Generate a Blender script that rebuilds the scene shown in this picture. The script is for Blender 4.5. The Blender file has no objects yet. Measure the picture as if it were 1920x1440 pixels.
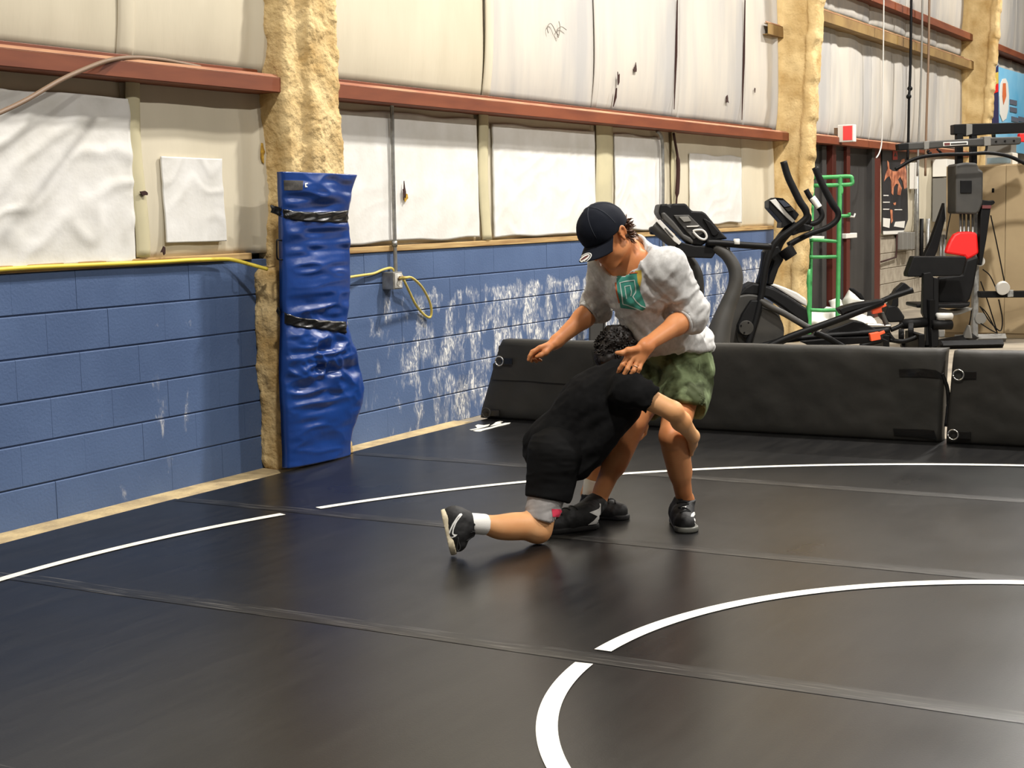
import bpy, math, random
import numpy as np
from mathutils import Matrix, Vector, geometry
from mathutils.bvhtree import BVHTree

SC = bpy.context.scene
COL = SC.collection
random.seed(7)
RNG = np.random.default_rng(7)

# ---------------------------------------------------------------- camera
CH = 1.3895                      # lens height above the mats
FPX = 2788.6                     # focal length in pixels of the 1920 px frame
YAW, PITCH, ROLL = math.radians(29.68), math.radians(6.469), math.radians(-1.355)
_f = np.array([math.cos(PITCH) * math.cos(YAW), math.cos(PITCH) * math.sin(YAW), -math.sin(PITCH)])
_r = np.array([math.sin(YAW), -math.cos(YAW), 0.0])
_u = np.cross(_r, _f)
CR = math.cos(ROLL) * _r + math.sin(ROLL) * _u
CU = -math.sin(ROLL) * _r + math.cos(ROLL) * _u
CF = _f
CAMP = np.array([0.0, 0.0, CH])
cam = bpy.data.cameras.new('camera')
cam.sensor_fit = 'HORIZONTAL'
cam.sensor_width = 36.0
cam.lens = FPX * 36.0 / 1920.0
cam.clip_end = 200
camo = bpy.data.objects.new('camera', cam)
COL.objects.link(camo)
camo.matrix_world = Matrix(((CR[0], CU[0], -CF[0], 0), (CR[1], CU[1], -CF[1], 0),
                            (CR[2], CU[2], -CF[2], CH), (0, 0, 0, 1)))
SC.camera = camo

# ---------------------------------------------------------------- light
SC.view_settings.view_transform = 'Standard'
SC.view_settings.look = 'None'
SC.view_settings.gamma = 1.0
SC.view_settings.use_curve_mapping = False
SC.view_settings.exposure = 0.0
world = bpy.data.worlds.new('hall_ambient')
SC.world = world
world.use_nodes = True
world.node_tree.nodes['Background'].inputs[0].default_value = (1.0, 0.93, 0.84, 1)
world.node_tree.nodes['Background'].inputs[1].default_value = 0.0


def lamp(x, y, z, power, size=0.5, col=(1.0, 0.955, 0.895)):
    l = bpy.data.lights.new('high_bay_lamp_offscreen', 'AREA')
    l.shape = 'DISK'
    l.size = size
    l.energy = power
    l.color = col
    o = bpy.data.objects.new('high_bay_lamp_%d_offscreen' % (1 + sum(1 for q in bpy.data.lights) - 1), l)
    COL.objects.link(o)
    o.location = (x, y, z)
    return o


LP = 525
for lx, ly, lw in ((10.4, 2.1, 1.6), (3.0, 1.4, 0.92), (17.5, 2.1, 1.35), (25.0, 2.1, 1.0), (8.0, -4.6, 1.2), (16.0, -4.6, 1.0), (0.5, -4.6, 0.7)):
    lamp(lx, ly, 7.4, LP * lw, size=0.45)

# ---------------------------------------------------------------- helpers
A = np.array


def at(x, y, d):
    """point seen at pixel (x, y) of the 1920x1440 frame, d metres in front of the lens"""
    return CAMP + CR * ((x - 960) / FPX * d) - CU * ((y - 720) / FPX * d) + CF * d


def ray(x, y):
    return CR * ((x - 960) / FPX) - CU * ((y - 720) / FPX) + CF


def onY(x, y, Y):
    d = ray(x, y)
    return CAMP + d * (Y / d[1])


def onX(x, y, X):
    d = ray(x, y)
    return CAMP + d * (X / d[0])


def onZ(x, y, Z=0.0):
    d = ray(x, y)
    return CAMP + d * ((Z - CH) / d[2])


def nrm(v):
    v = np.asarray(v, float)
    return v / (np.linalg.norm(v) + 1e-12)


def _hash(ix, iy, iz):
    h = (ix.astype(np.int64) * 374761393 + iy.astype(np.int64) * 668265263 + iz.astype(np.int64) * 2147483647)
    h = (h ^ (h >> 13)) * 1274126177
    h = h ^ (h >> 16)
    return (h & 0xffff).astype(np.float64) / 32767.5 - 1.0


def vnoise(p, scale=1.0, seed=0):
    """value noise in -1..1, p is (n,3)"""
    q = np.asarray(p, float) * scale + seed * 17.37
    i = np.floor(q).astype(np.int64)
    f = q - i
    f = f * f * (3 - 2 * f)
    out = 0
    for dx in (0, 1):
        for dy in (0, 1):
            for dz in (0, 1):
                w = (f[:, 0] if dx else 1 - f[:, 0]) * (f[:, 1] if dy else 1 - f[:, 1]) * (f[:, 2] if dz else 1 - f[:, 2])
                out = out + w * _hash(i[:, 0] + dx, i[:, 1] + dy, i[:, 2] + dz)
    return out


def fbm(p, scale, oct=3, seed=0):
    o, a = 0, 1.0
    for k in range(oct):
        o = o + a * vnoise(p, scale * 2 ** k, seed + k)
        a *= 0.5
    return o


def catmull(pts, n=8):
    pts = [np.asarray(p, float) for p in pts]
    if len(pts) < 3:
        return pts
    P = [2 * pts[0] - pts[1]] + pts + [2 * pts[-1] - pts[-2]]
    out = []
    for i in range(1, len(P) - 2):
        for k in range(n):
            t = k / n
            out.append(0.5 * (2 * P[i] + (P[i + 1] - P[i - 1]) * t + (2 * P[i - 1] - 5 * P[i] + 4 * P[i + 1] - P[i + 2]) * t * t
                              + (3 * P[i] - P[i - 1] - 3 * P[i + 1] + P[i + 2]) * t ** 3))
    out.append(pts[-1])
    return out


def link(name, V, F, mat, parent=None, smooth=False, bevel=0.0, bseg=2):
    """one mesh object, origin at the middle of its base; V in world metres"""
    V = np.asarray(V, float)
    lo, hi = V.min(0), V.max(0)
    org = A([(lo[0] + hi[0]) / 2, (lo[1] + hi[1]) / 2, lo[2]])
    me = bpy.data.meshes.new(name)
    me.from_pydata((V - org).tolist(), [], [list(map(int, f)) for f in F])
    me.update()
    if smooth:
        me.polygons.foreach_set('use_smooth', [True] * len(me.polygons))
    if mat is not None:
        for m in (mat if isinstance(mat, (list, tuple)) else [mat]):
            me.materials.append(m)
    o = bpy.data.objects.new(name, me)
    COL.objects.link(o)
    o.location = org
    if bevel:
        b = o.modifiers.new('bevel', 'BEVEL')
        b.width = bevel
        b.segments = bseg
        b.limit_method = 'ANGLE'
        b.angle_limit = math.radians(40)
    if parent is not None:
        setparent(o, parent)
    return o


def setparent(o, parent):
    o.parent = parent
    o.matrix_parent_inverse = parent.matrix_basis.inverted()


def thing(name, label, cat, loc, group=None):
    e = bpy.data.objects.new(name, None)
    e.empty_display_size = 0.1
    COL.objects.link(e)
    e.location = [float(c) for c in loc]
    return tag(e, label, cat, group)


def tag(o, label, cat, group=None):
    o['label'] = label
    o['category'] = cat
    if group:
        o['group'] = group
    return o


def struct(o, label=None):
    o['kind'] = 'structure'
    if label:
        o['label'] = label
    return o


class MB:
    """collects simple solids into one mesh"""

    def __init__(s):
        s.V, s.F = [], []

    def add(s, V, F):
        n = len(s.V)
        s.V += [np.asarray(v, float) for v in V]
        s.F += [[i + n for i in f] for f in F]
        return s

    def box(s, lo, hi):
        (a, b, c), (d, e, f) = lo, hi
        return s.add([(a, b, c), (d, b, c), (d, e, c), (a, e, c), (a, b, f), (d, b, f), (d, e, f), (a, e, f)],
                     [(0, 3, 2, 1), (4, 5, 6, 7), (0, 1, 5, 4), (1, 2, 6, 5), (2, 3, 7, 6), (3, 0, 4, 7)])

    def obox(s, c, ax, half):
        """oriented box: centre, three axes, half sizes"""
        c = np.asarray(c, float)
        e = [nrm(a) * h for a, h in zip(ax, half)]
        V = [c + e[0] * i + e[1] * j + e[2] * k for k in (-1, 1) for j, i in ((-1, -1), (-1, 1), (1, 1), (1, -1))]
        F = [(0, 3, 2, 1), (4, 5, 6, 7), (0, 1, 5, 4), (1, 2, 6, 5), (2, 3, 7, 6), (3, 0, 4, 7)]
        if np.dot(np.cross(e[0], e[1]), e[2]) < 0:
            F = [f[::-1] for f in F]
        return s.add(V, F)

    def tube(s, pts, r, seg=10, smooth=0, flat=None, cap=True):
        """round (or flattened) tube along points; r number or list; flat=(axis, factor)"""
        if smooth:
            rr = r if np.isscalar(r) else np.interp(np.linspace(0, 1, (len(pts) - 1) * smooth + 1), np.linspace(0, 1, len(pts)), r)
            pts = catmull(pts, smooth)
            r = rr
        pts = [np.asarray(p, float) for p in pts]
        n = len(pts)
        R = [r] * n if np.isscalar(r) else list(r)
        T = []
        for i in range(n):
            T.append(nrm(pts[min(i + 1, n - 1)] - pts[max(i - 1, 0)]))
        ref = A([0, 0, 1.0]) if abs(T[0][2]) < 0.9 else A([1.0, 0, 0])
        x = nrm(np.cross(T[0], ref))
        V, F = [], []
        for i in range(n):
            x = nrm(x - T[i] * np.dot(x, T[i]))
            y = np.cross(T[i], x)
            for k in range(seg):
                a = 2 * math.pi * k / seg
                o = x * math.cos(a) * R[i] + y * math.sin(a) * R[i]
                if flat is not None:
                    ax = nrm(flat[0])
                    o = o - ax * np.dot(o, ax) * (1 - flat[1])
                V.append(pts[i] + o)
        for i in range(n - 1):
            for k in range(seg):
                a, b = i * seg + k, i * seg + (k + 1) % seg
                F.append((a, b, b + seg, a + seg))
        if cap:
            F.append(tuple(range(seg))[::-1])
            F.append(tuple(range((n - 1) * seg, n * seg)))
        return s.add(V, F)

    def prism(s, poly, vec):
        """closed solid: polygon (3-D points) pushed along vec"""
        P = [np.asarray(p, float) for p in poly]
        vec = np.asarray(vec, float)
        n = len(P)
        nn = np.zeros(3)
        for i in range(n):
            nn += np.cross(P[i], P[(i + 1) % n])
        V = P + [p + vec for p in P]
        F = [tuple(range(n)), tuple(range(2 * n - 1, n - 1, -1))]
        F += [(i, i + n, (i + 1) % n + n, (i + 1) % n) for i in range(n)]
        if np.dot(nn, vec) > 0:
            F = [f[::-1] for f in F]
        return s.add(V, F)

    def disc(s, c, axis, r, h, seg=24, r2=None):
        axis = nrm(axis)
        c = np.asarray(c, float)
        return s.tube([c - axis * h / 2, c + axis * h / 2], [r, r if r2 is None else r2], seg)

    def ball(s, c, r, seg=12, axes=None, rad=None):
        c = np.asarray(c, float)
        ax = np.eye(3) if axes is None else np.array([nrm(a) for a in axes])
        rd = [r, r, r] if rad is None else rad
        V, F = [], []
        m = seg // 2
        for i in range(m + 1):
            th = math.pi * i / m
            for k in range(seg):
                ph = 2 * math.pi * k / seg
                l = [math.sin(th) * math.cos(ph) * rd[0], math.sin(th) * math.sin(ph) * rd[1], math.cos(th) * rd[2]]
                V.append(c + ax[0] * l[0] + ax[1] * l[1] + ax[2] * l[2])
        for i in range(m):
            for k in range(seg):
                a, b = i * seg + k, i * seg + (k + 1) % seg
                F.append((a, a + seg, b + seg, b))
        return s.add(V, F)

    def build(s, name, mat, parent=None, smooth=False, bevel=0.0, bseg=2):
        return link(name, s.V, s.F, mat, parent, smooth, bevel, bseg)


def grid(fn, nu, nv):
    """fn takes arrays u, v and returns x, y, z arrays"""
    v, u = np.meshgrid(np.linspace(0, 1, nv + 1), np.linspace(0, 1, nu + 1), indexing='ij')
    x, y, z = fn(u.ravel(), v.ravel())
    n = (nu + 1) * (nv + 1)
    V = list(np.stack([x + np.zeros(n), y + np.zeros(n), z + np.zeros(n)], 1))
    F = [(j * (nu + 1) + i, j * (nu + 1) + i + 1, (j + 1) * (nu + 1) + i + 1, (j + 1) * (nu + 1) + i)
         for j in range(nv) for i in range(nu)]
    return V, F


def solidsheet(V, F, nu, nv, off):
    """give a grid sheet a back side"""
    V = [np.asarray(v, float) for v in V]
    n = len(V)
    V2 = V + [v + off for v in V]
    F2 = list(F) + [tuple(i + n for i in f[::-1]) for f in F]
    ring = [i for i in range(nu + 1)] + [j * (nu + 1) + nu for j in range(1, nv + 1)] + \
           [nv * (nu + 1) + i for i in range(nu - 1, -1, -1)] + [j * (nu + 1) for j in range(nv - 1, 0, -1)]
    for a, b in zip(ring, ring[1:] + ring[:1]):
        F2.append((b, a, a + n, b + n))
    return V2, F2


# ---------------------------------------------------------------- signed-distance bodies
def cap_(a, b, ra, rb, k=0.02):
    return ('c', np.asarray(a, float), np.asarray(b, float), ra, rb, k)


def ell(c, rad, ax=None, k=0.02):
    return ('e', np.asarray(c, float), np.asarray(rad, float), np.eye(3) if ax is None else np.array([nrm(a) for a in ax]), k)


def bx_(c, half, ax=None, rnd=0.01, k=0.02):
    return ('b', np.asarray(c, float), np.asarray(half, float), np.eye(3) if ax is None else np.array([nrm(a) for a in ax]), rnd, k)


def _dist(p, P):
    if p[0] == 'c':
        a, b, ra, rb = p[1:5]
        ab = b - a
        t = np.clip(((P - a) @ ab) / max(ab @ ab, 1e-9), 0, 1)
        return np.linalg.norm(P - a - t[..., None] * ab, axis=-1) - (ra + t * (rb - ra))
    if p[0] == 'e':
        q = (P - p[1]) @ p[3].T
        k0 = np.linalg.norm(q / p[2], axis=-1)
        k1 = np.linalg.norm(q / p[2] ** 2, axis=-1)
        return k0 * (k0 - 1) / np.maximum(k1, 1e-6)
    q = np.abs((P - p[1]) @ p[3].T) - p[2] + p[4]
    return np.linalg.norm(np.maximum(q, 0), axis=-1) + np.minimum(q.max(-1), 0) - p[4]


def _bounds(p):
    if p[0] == 'c':
        r = max(p[3], p[4])
        return np.minimum(p[1], p[2]) - r, np.maximum(p[1], p[2]) + r
    e = np.abs(p[3]).T @ p[2]
    return p[1] - e, p[1] + e


def sdf_mesh(prims, h, planes=(), cuts=(), relax=1):
    """smooth union of prims, minus cuts, kept where (x-p).n<0 for each plane; surface nets"""
    lo = np.min([_bounds(p)[0] for p in prims], axis=0) - 3 * h
    hi = np.max([_bounds(p)[1] for p in prims], axis=0) + 3 * h
    n = np.ceil((hi - lo) / h).astype(int) + 1
    axs = [lo[i] + h * np.arange(n[i]) for i in range(3)]
    D = np.full(n, 0.3, np.float64)

    def region(p, m):
        b0, b1 = _bounds(p)
        s = []
        for i in range(3):
            i0 = max(int((b0[i] - m - lo[i]) / h), 0)
            i1 = min(int((b1[i] + m - lo[i]) / h) + 2, n[i])
            s.append(slice(i0, max(i1, i0)))
        g = np.stack(np.meshgrid(axs[0][s[0]], axs[1][s[1]], axs[2][s[2]], indexing='ij'), -1)
        return tuple(s), g

    for p in prims:
        k = p[-1]
        s, g = region(p, k + 3 * h)
        if g.size == 0:
            continue
        d = _dist(p, g)
        o = D[s]
        if k > 0:
            hh = np.clip(0.5 + 0.5 * (o - d) / k, 0, 1)
            D[s] = o * (1 - hh) + d * hh - k * hh * (1 - hh)
        else:
            D[s] = np.minimum(o, d)
    for p in cuts:
        s, g = region(p, 3 * h)
        if g.size:
            D[s] = np.maximum(D[s], -_dist(p, g))
    for item in planes:
        P0, N = item[0], nrm(item[1])
        g = (axs[0][:, None, None] - P0[0]) * N[0] + (axs[1][None, :, None] - P0[1]) * N[1] + (axs[2][None, None, :] - P0[2]) * N[2]
        if len(item) > 2:            # plane only acts within a ball (centre, radius)
            c, r = item[2], item[3]
            rr = (axs[0][:, None, None] - c[0]) ** 2 + (axs[1][None, :, None] - c[1]) ** 2 + (axs[2][None, None, :] - c[2]) ** 2
            g = np.where(rr < r * r, g, -1.0)
        D = np.maximum(D, g)
    S = D < 0
    c = np.zeros(n - 1, np.int8)
    corners = [(i, j, k) for i in (0, 1) for j in (0, 1) for k in (0, 1)]
    for i, j, k in corners:
        c += S[i:n[0] - 1 + i, j:n[1] - 1 + j, k:n[2] - 1 + k]
    act = (c > 0) & (c < 8)
    idx = -np.ones(n - 1, np.int64)
    ii = np.argwhere(act)
    idx[act] = np.arange(len(ii))
    acc = np.zeros((len(ii), 3))
    cnt = np.zeros(len(ii))
    for a in corners:
        for ax in range(3):
            if a[ax] == 0:
                b = list(a)
                b[ax] = 1
                da = D[ii[:, 0] + a[0], ii[:, 1] + a[1], ii[:, 2] + a[2]]
                db = D[ii[:, 0] + b[0], ii[:, 1] + b[1], ii[:, 2] + b[2]]
                m = (da < 0) != (db < 0)
                t = np.where(m, da / np.where(m, da - db, 1), 0)
                p = np.tile(np.array(a, float), (len(ii), 1))
                p[:, ax] += t
                acc[m] += p[m]
                cnt[m] += 1
    V = lo + (ii + acc / cnt[:, None]) * h
    F = []
    for ax in range(3):
        o1, o2 = [(1, 2), (2, 0), (0, 1)][ax]
        sl0 = [slice(None)] * 3
        sl1 = [slice(None)] * 3
        sl0[ax] = slice(0, -1)
        sl1[ax] = slice(1, None)
        s0, s1 = S[tuple(sl0)], S[tuple(sl1)]
        e = np.argwhere(s0 != s1)
        if not len(e):
            continue
        ok = (e[:, o1] > 0) & (e[:, o2] > 0) & (e[:, o1] < n[o1] - 1) & (e[:, o2] < n[o2] - 1)
        e = e[ok]
        q = []
        for d1, d2 in ((-1, -1), (0, -1), (0, 0), (-1, 0)):
            k = e.copy()
            k[:, o1] += d1
            k[:, o2] += d2
            q.append(idx[k[:, 0], k[:, 1], k[:, 2]])
        q = np.stack(q, 1)
        fl = ~s0[e[:, 0], e[:, 1], e[:, 2]]
        q[fl] = q[fl][:, ::-1]
        F.append(q)
    F = np.concatenate(F)
    for _ in range(relax):
        s = np.zeros_like(V)
        w = np.zeros(len(V))
        for i in range(4):
            np.add.at(s, F[:, i], V[F[:, (i + 1) % 4]] + V[F[:, (i + 3) % 4]])
            np.add.at(w, F[:, i], 2)
        V = V * 0.4 + 0.6 * s / np.maximum(w, 1)[:, None]
    return V, F


def normals(V, F):
    n = np.cross(V[F[:, 2]] - V[F[:, 0]], V[F[:, 3]] - V[F[:, 1]])
    N = np.zeros_like(V)
    for i in range(4):
        np.add.at(N, F[:, i], n)
    return N / (np.linalg.norm(N, axis=1)[:, None] + 1e-12)


def linkq(name, V, F, mat, parent=None):
    lo, hi = V.min(0), V.max(0)
    org = A([(lo[0] + hi[0]) / 2, (lo[1] + hi[1]) / 2, lo[2]])
    me = bpy.data.meshes.new(name)
    me.vertices.add(len(V))
    me.vertices.foreach_set('co', (V - org).astype(np.float32).ravel())
    me.loops.add(len(F) * 4)
    me.loops.foreach_set('vertex_index', F.astype(np.int32).ravel())
    me.polygons.add(len(F))
    me.polygons.foreach_set('loop_start', np.arange(0, len(F) * 4, 4, dtype=np.int32))
    me.polygons.foreach_set('use_smooth', np.ones(len(F), bool))
    me.update(calc_edges=True)
    me.validate()
    me.materials.append(mat)
    o = bpy.data.objects.new(name, me)
    COL.objects.link(o)
    o.location = org
    if parent is not None:
        setparent(o, parent)
    return o


def bvh(V, F):
    return BVHTree.FromPolygons([tuple(v) for v in V], [tuple(int(i) for i in f) for f in F])


def decal(name, poly, tree, mat, parent, off=0.0015, step=3.0, thick=0.001, fallback=None):
    """a thin printed or sewn-on shape: its outline is followed over the surface it lies on"""
    P = [Vector((float(x), float(y))) for x, y in poly]
    xs, ys = [p.x for p in P], [p.y for p in P]
    pts = []
    m = len(P)
    for i in range(m):
        a, b = P[i], P[(i + 1) % m]
        k = max(1, int((b - a).length / step))
        for j in range(k):
            pts.append(a + (b - a) * (j / k))
    nb = len(pts)
    gx = min(xs) + step * 0.5
    while gx < max(xs):
        gy = min(ys) + step * 0.5
        while gy < max(ys):
            q = Vector((gx, gy))
            ins = False
            for i in range(nb):
                a, b = pts[i], pts[(i + 1) % nb]
                if (a.y > q.y) != (b.y > q.y) and q.x < (b.x - a.x) * (q.y - a.y) / (b.y - a.y) + a.x:
                    ins = not ins
            if ins and min((q - p).length for p in pts[:nb]) > step * 0.45:
                pts.append(q)
            gy += step
        gx += step
    r = geometry.delaunay_2d_cdt(pts, [], [list(range(nb))], 1, 1e-5)
    V, ok = [], []
    for v in r[0]:
        d = ray(v.x, v.y)
        hit = tree.ray_cast(Vector(CAMP), Vector(nrm(d)))
        if hit[0] is None:
            V.append(None)
        else:
            nn = hit[1] if hit[1].dot(Vector(d)) < 0 else -hit[1]
            V.append(A(hit[0]) + A(nn) * off)
    ds = [np.linalg.norm(v - CAMP) for v in V if v is not None]
    if not ds:
        return None
    md = float(np.median(ds))
    V = [v if (v is not None and abs(np.linalg.norm(v - CAMP) - md) < 0.25) else None for v in V]
    F = []
    for f in r[2]:
        if all(V[i] is not None for i in f):
            a, b, c = [V[i] for i in f[:3]]
            if np.dot(np.cross(b - a, c - a), a - CAMP) > 0:
                f = f[::-1]
            F.append(list(f))
    if not F:
        return None
    used = sorted({i for f in F for i in f})
    mp = {u: i for i, u in enumerate(used)}
    return link(name, [V[u] for u in used], [[mp[i] for i in f] for f in F], mat, parent, smooth=True)


# ---------------------------------------------------------------- materials
def srgb(r, g, b):
    return tuple((c / 255 / 12.92) if c / 255 <= 0.04045 else ((c / 255 + 0.055) / 1.055) ** 2.4 for c in (r, g, b)) + (1,)


def pm(name, col, rough=0.6, col2=None, scale=8.0, detail=4.0, lo=0.35, hi=0.65, bump=0.0, bscale=60.0, bdist=0.01,
       metal=0.0, spec=0.5, stretch=(1, 1, 1), coat=0.0, sheen=0.0, emit=None, rvar=0.0, sss=0.0):
    m = bpy.data.materials.new(name)
    m.use_nodes = True
    nt = m.node_tree
    bs = nt.nodes['Principled BSDF']
    bs.inputs['Base Color'].default_value = col
    bs.inputs['Roughness'].default_value = rough
    bs.inputs['Metallic'].default_value = metal
    bs.inputs['Specular IOR Level'].default_value = spec
    bs.inputs['Coat Weight'].default_value = coat
    bs.inputs['Sheen Weight'].default_value = sheen
    if sss:
        bs.inputs['Subsurface Weight'].default_value = sss
        bs.inputs['Subsurface Radius'].default_value = (0.012, 0.005, 0.003)
    if emit:
        bs.inputs['Emission Color'].default_value = col
        bs.inputs['Emission Strength'].default_value = emit
    tc = nt.nodes.new('ShaderNodeTexCoord')
    mp = nt.nodes.new('ShaderNodeMapping')
    mp.inputs['Scale'].default_value = stretch
    nt.links.new(tc.outputs['Object'], mp.inputs[0])
    if col2 is not None or rvar:
        nz = nt.nodes.new('ShaderNodeTexNoise')
        nz.inputs['Scale'].default_value = scale
        nz.inputs['Detail'].default_value = detail
        nt.links.new(mp.outputs[0], nz.inputs['Vector'])
        if col2 is not None:
            rp = nt.nodes.new('ShaderNodeValToRGB')
            rp.color_ramp.elements[0].position = lo
            rp.color_ramp.elements[0].color = col
            rp.color_ramp.elements[1].position = hi
            rp.color_ramp.elements[1].color = col2
            nt.links.new(nz.outputs[0], rp.inputs[0])
            nt.links.new(rp.outputs[0], bs.inputs['Base Color'])
        if rvar:
            mr = nt.nodes.new('ShaderNodeMapRange')
            mr.inputs['To Min'].default_value = rough - rvar
            mr.inputs['To Max'].default_value = rough + rvar
            mr.inputs['From Min'].default_value = 0.3
            mr.inputs['From Max'].default_value = 0.7
            nt.links.new(nz.outputs[0], mr.inputs[0])
            nt.links.new(mr.outputs[0], bs.inputs['Roughness'])
    if bump:
        n2 = nt.nodes.new('ShaderNodeTexNoise')
        n2.inputs['Scale'].default_value = bscale
        n2.inputs['Detail'].default_value = 3
        nt.links.new(mp.outputs[0], n2.inputs['Vector'])
        bp = nt.nodes.new('ShaderNodeBump')
        bp.inputs['Strength'].default_value = bump
        bp.inputs['Distance'].default_value = bdist
        nt.links.new(n2.outputs[0], bp.inputs['Height'])
        nt.links.new(bp.outputs[0], bs.inputs['Normal'])
    return m

# ================================================================ the hall
YW = 5.458                       # face of the block wall

# ---- materials of the shell
def mat_floor_mat():
    m = pm('black_mat_vinyl', (0.006, 0.006, 0.0065, 1), rough=0.30, rvar=0.03, scale=1.6, detail=3, bump=0.12, bscale=220, bdist=0.002, spec=0.42)
    nt = m.node_tree
    bs = nt.nodes['Principled BSDF']
    # pale scuffs dragged over the vinyl
    geo_ = nt.nodes.new('ShaderNodeNewGeometry')
    mp = nt.nodes.new('ShaderNodeMapping')
    mp.inputs['Rotation'].default_value = (0, 0, 0.75)
    mp.inputs['Scale'].default_value = (0.6, 5.0, 1)
    nz = nt.nodes.new('ShaderNodeTexNoise')
    nz.inputs['Scale'].default_value = 3.2
    nz.inputs['Detail'].default_value = 9
    nz.inputs['Roughness'].default_value = 0.75
    rp = nt.nodes.new('ShaderNodeValToRGB')
    rp.color_ramp.elements[0].position = 0.42
    rp.color_ramp.elements[0].color = (0.0055, 0.0055, 0.006, 1)
    rp.color_ramp.elements[1].position = 0.84
    rp.color_ramp.elements[1].color = (0.019, 0.018, 0.017, 1)
    nt.links.new(geo_.outputs['Position'], mp.inputs[0])
    nt.links.new(mp.outputs[0], nz.inputs['Vector'])
    nt.links.new(nz.outputs[0], rp.inputs[0])
    nt.links.new(rp.outputs[0], bs.inputs['Base Color'])
    return m


M_MAT = mat_floor_mat()
M_LINE = pm('white_mat_paint', srgb(238, 235, 222), rough=0.5, col2=srgb(215, 212, 198), scale=14, lo=0.5, hi=0.8)
M_TAPE = pm('mat_seam_tape', (0.007, 0.007, 0.007, 1), rough=0.36, col2=(0.17, 0.16, 0.145, 1), scale=5, detail=8, lo=0.54, hi=0.80,
            stretch=(26, 0.7, 1))
M_CONC = pm('tan_concrete', srgb(205, 182, 135), rough=0.85, col2=srgb(168, 148, 112), scale=9, detail=8, bump=0.4, bscale=50)
M_SLAB = pm('grey_concrete', srgb(150, 140, 122), rough=0.75, col2=srgb(112, 104, 92), scale=2.5, detail=9, bump=0.2, bscale=40)
M_RED = pm('red_oxide_steel', srgb(128, 67, 38), rough=0.55, col2=srgb(102, 47, 26), scale=4, detail=6, lo=0.4, hi=0.75, stretch=(0.5, 3, 3))
M_LIP = pm('dusty_lip_paint', srgb(176, 132, 98), rough=0.8, col2=srgb(150, 92, 66), scale=5, stretch=(0.5, 3, 3))
M_TANBEAM = pm('tan_dusty_steel', srgb(150, 122, 72), rough=0.7, col2=srgb(120, 92, 52), scale=3, detail=6)
M_FOAM = pm('spray_foam', srgb(224, 198, 146), rough=0.9, col2=srgb(176, 142, 86), scale=5, detail=9, lo=0.38, hi=0.72, bump=0.55, bscale=38, bdist=0.02, spec=0.2)
M_FOAM2 = pm('pale_spray_foam', srgb(224, 198, 146), rough=0.9, col2=srgb(176, 142, 86), scale=4, detail=9, lo=0.35, hi=0.75, bump=0.5, bscale=40, bdist=0.015, spec=0.2)
M_VINYL = pm('cream_insulation_vinyl', srgb(217, 208, 185), rough=0.55, col2=srgb(199, 190, 167), scale=1.3, detail=7, stretch=(1.2, 1, 0.35), bump=0.15, bscale=9, bdist=0.02, spec=0.35)
M_VINYLG = pm('greyed_insulation_vinyl', srgb(208, 201, 188), rough=0.5, col2=srgb(178, 176, 173), scale=1.6, detail=7, stretch=(1.6, 1, 0.3), bump=0.2, bscale=7, bdist=0.03, spec=0.35)
M_TAB = pm('yellowed_vinyl_tab', srgb(205, 196, 160), rough=0.6, col2=srgb(188, 180, 148), scale=3)
M_PATCH = pm('white_patch_sheet', srgb(230, 229, 225), rough=0.7, col2=srgb(216, 214, 207), scale=4, detail=5, bump=0.18, bscale=45, bdist=0.006)
M_WOOD = pm('raw_sill_wood', srgb(196, 166, 112), rough=0.75, col2=srgb(150, 116, 72), scale=6, stretch=(0.4, 4, 8))
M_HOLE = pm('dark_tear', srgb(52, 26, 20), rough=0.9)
M_FIBER = pm('yellow_fibreglass', srgb(206, 168, 60), rough=0.95, col2=srgb(150, 110, 40), scale=40)


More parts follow.
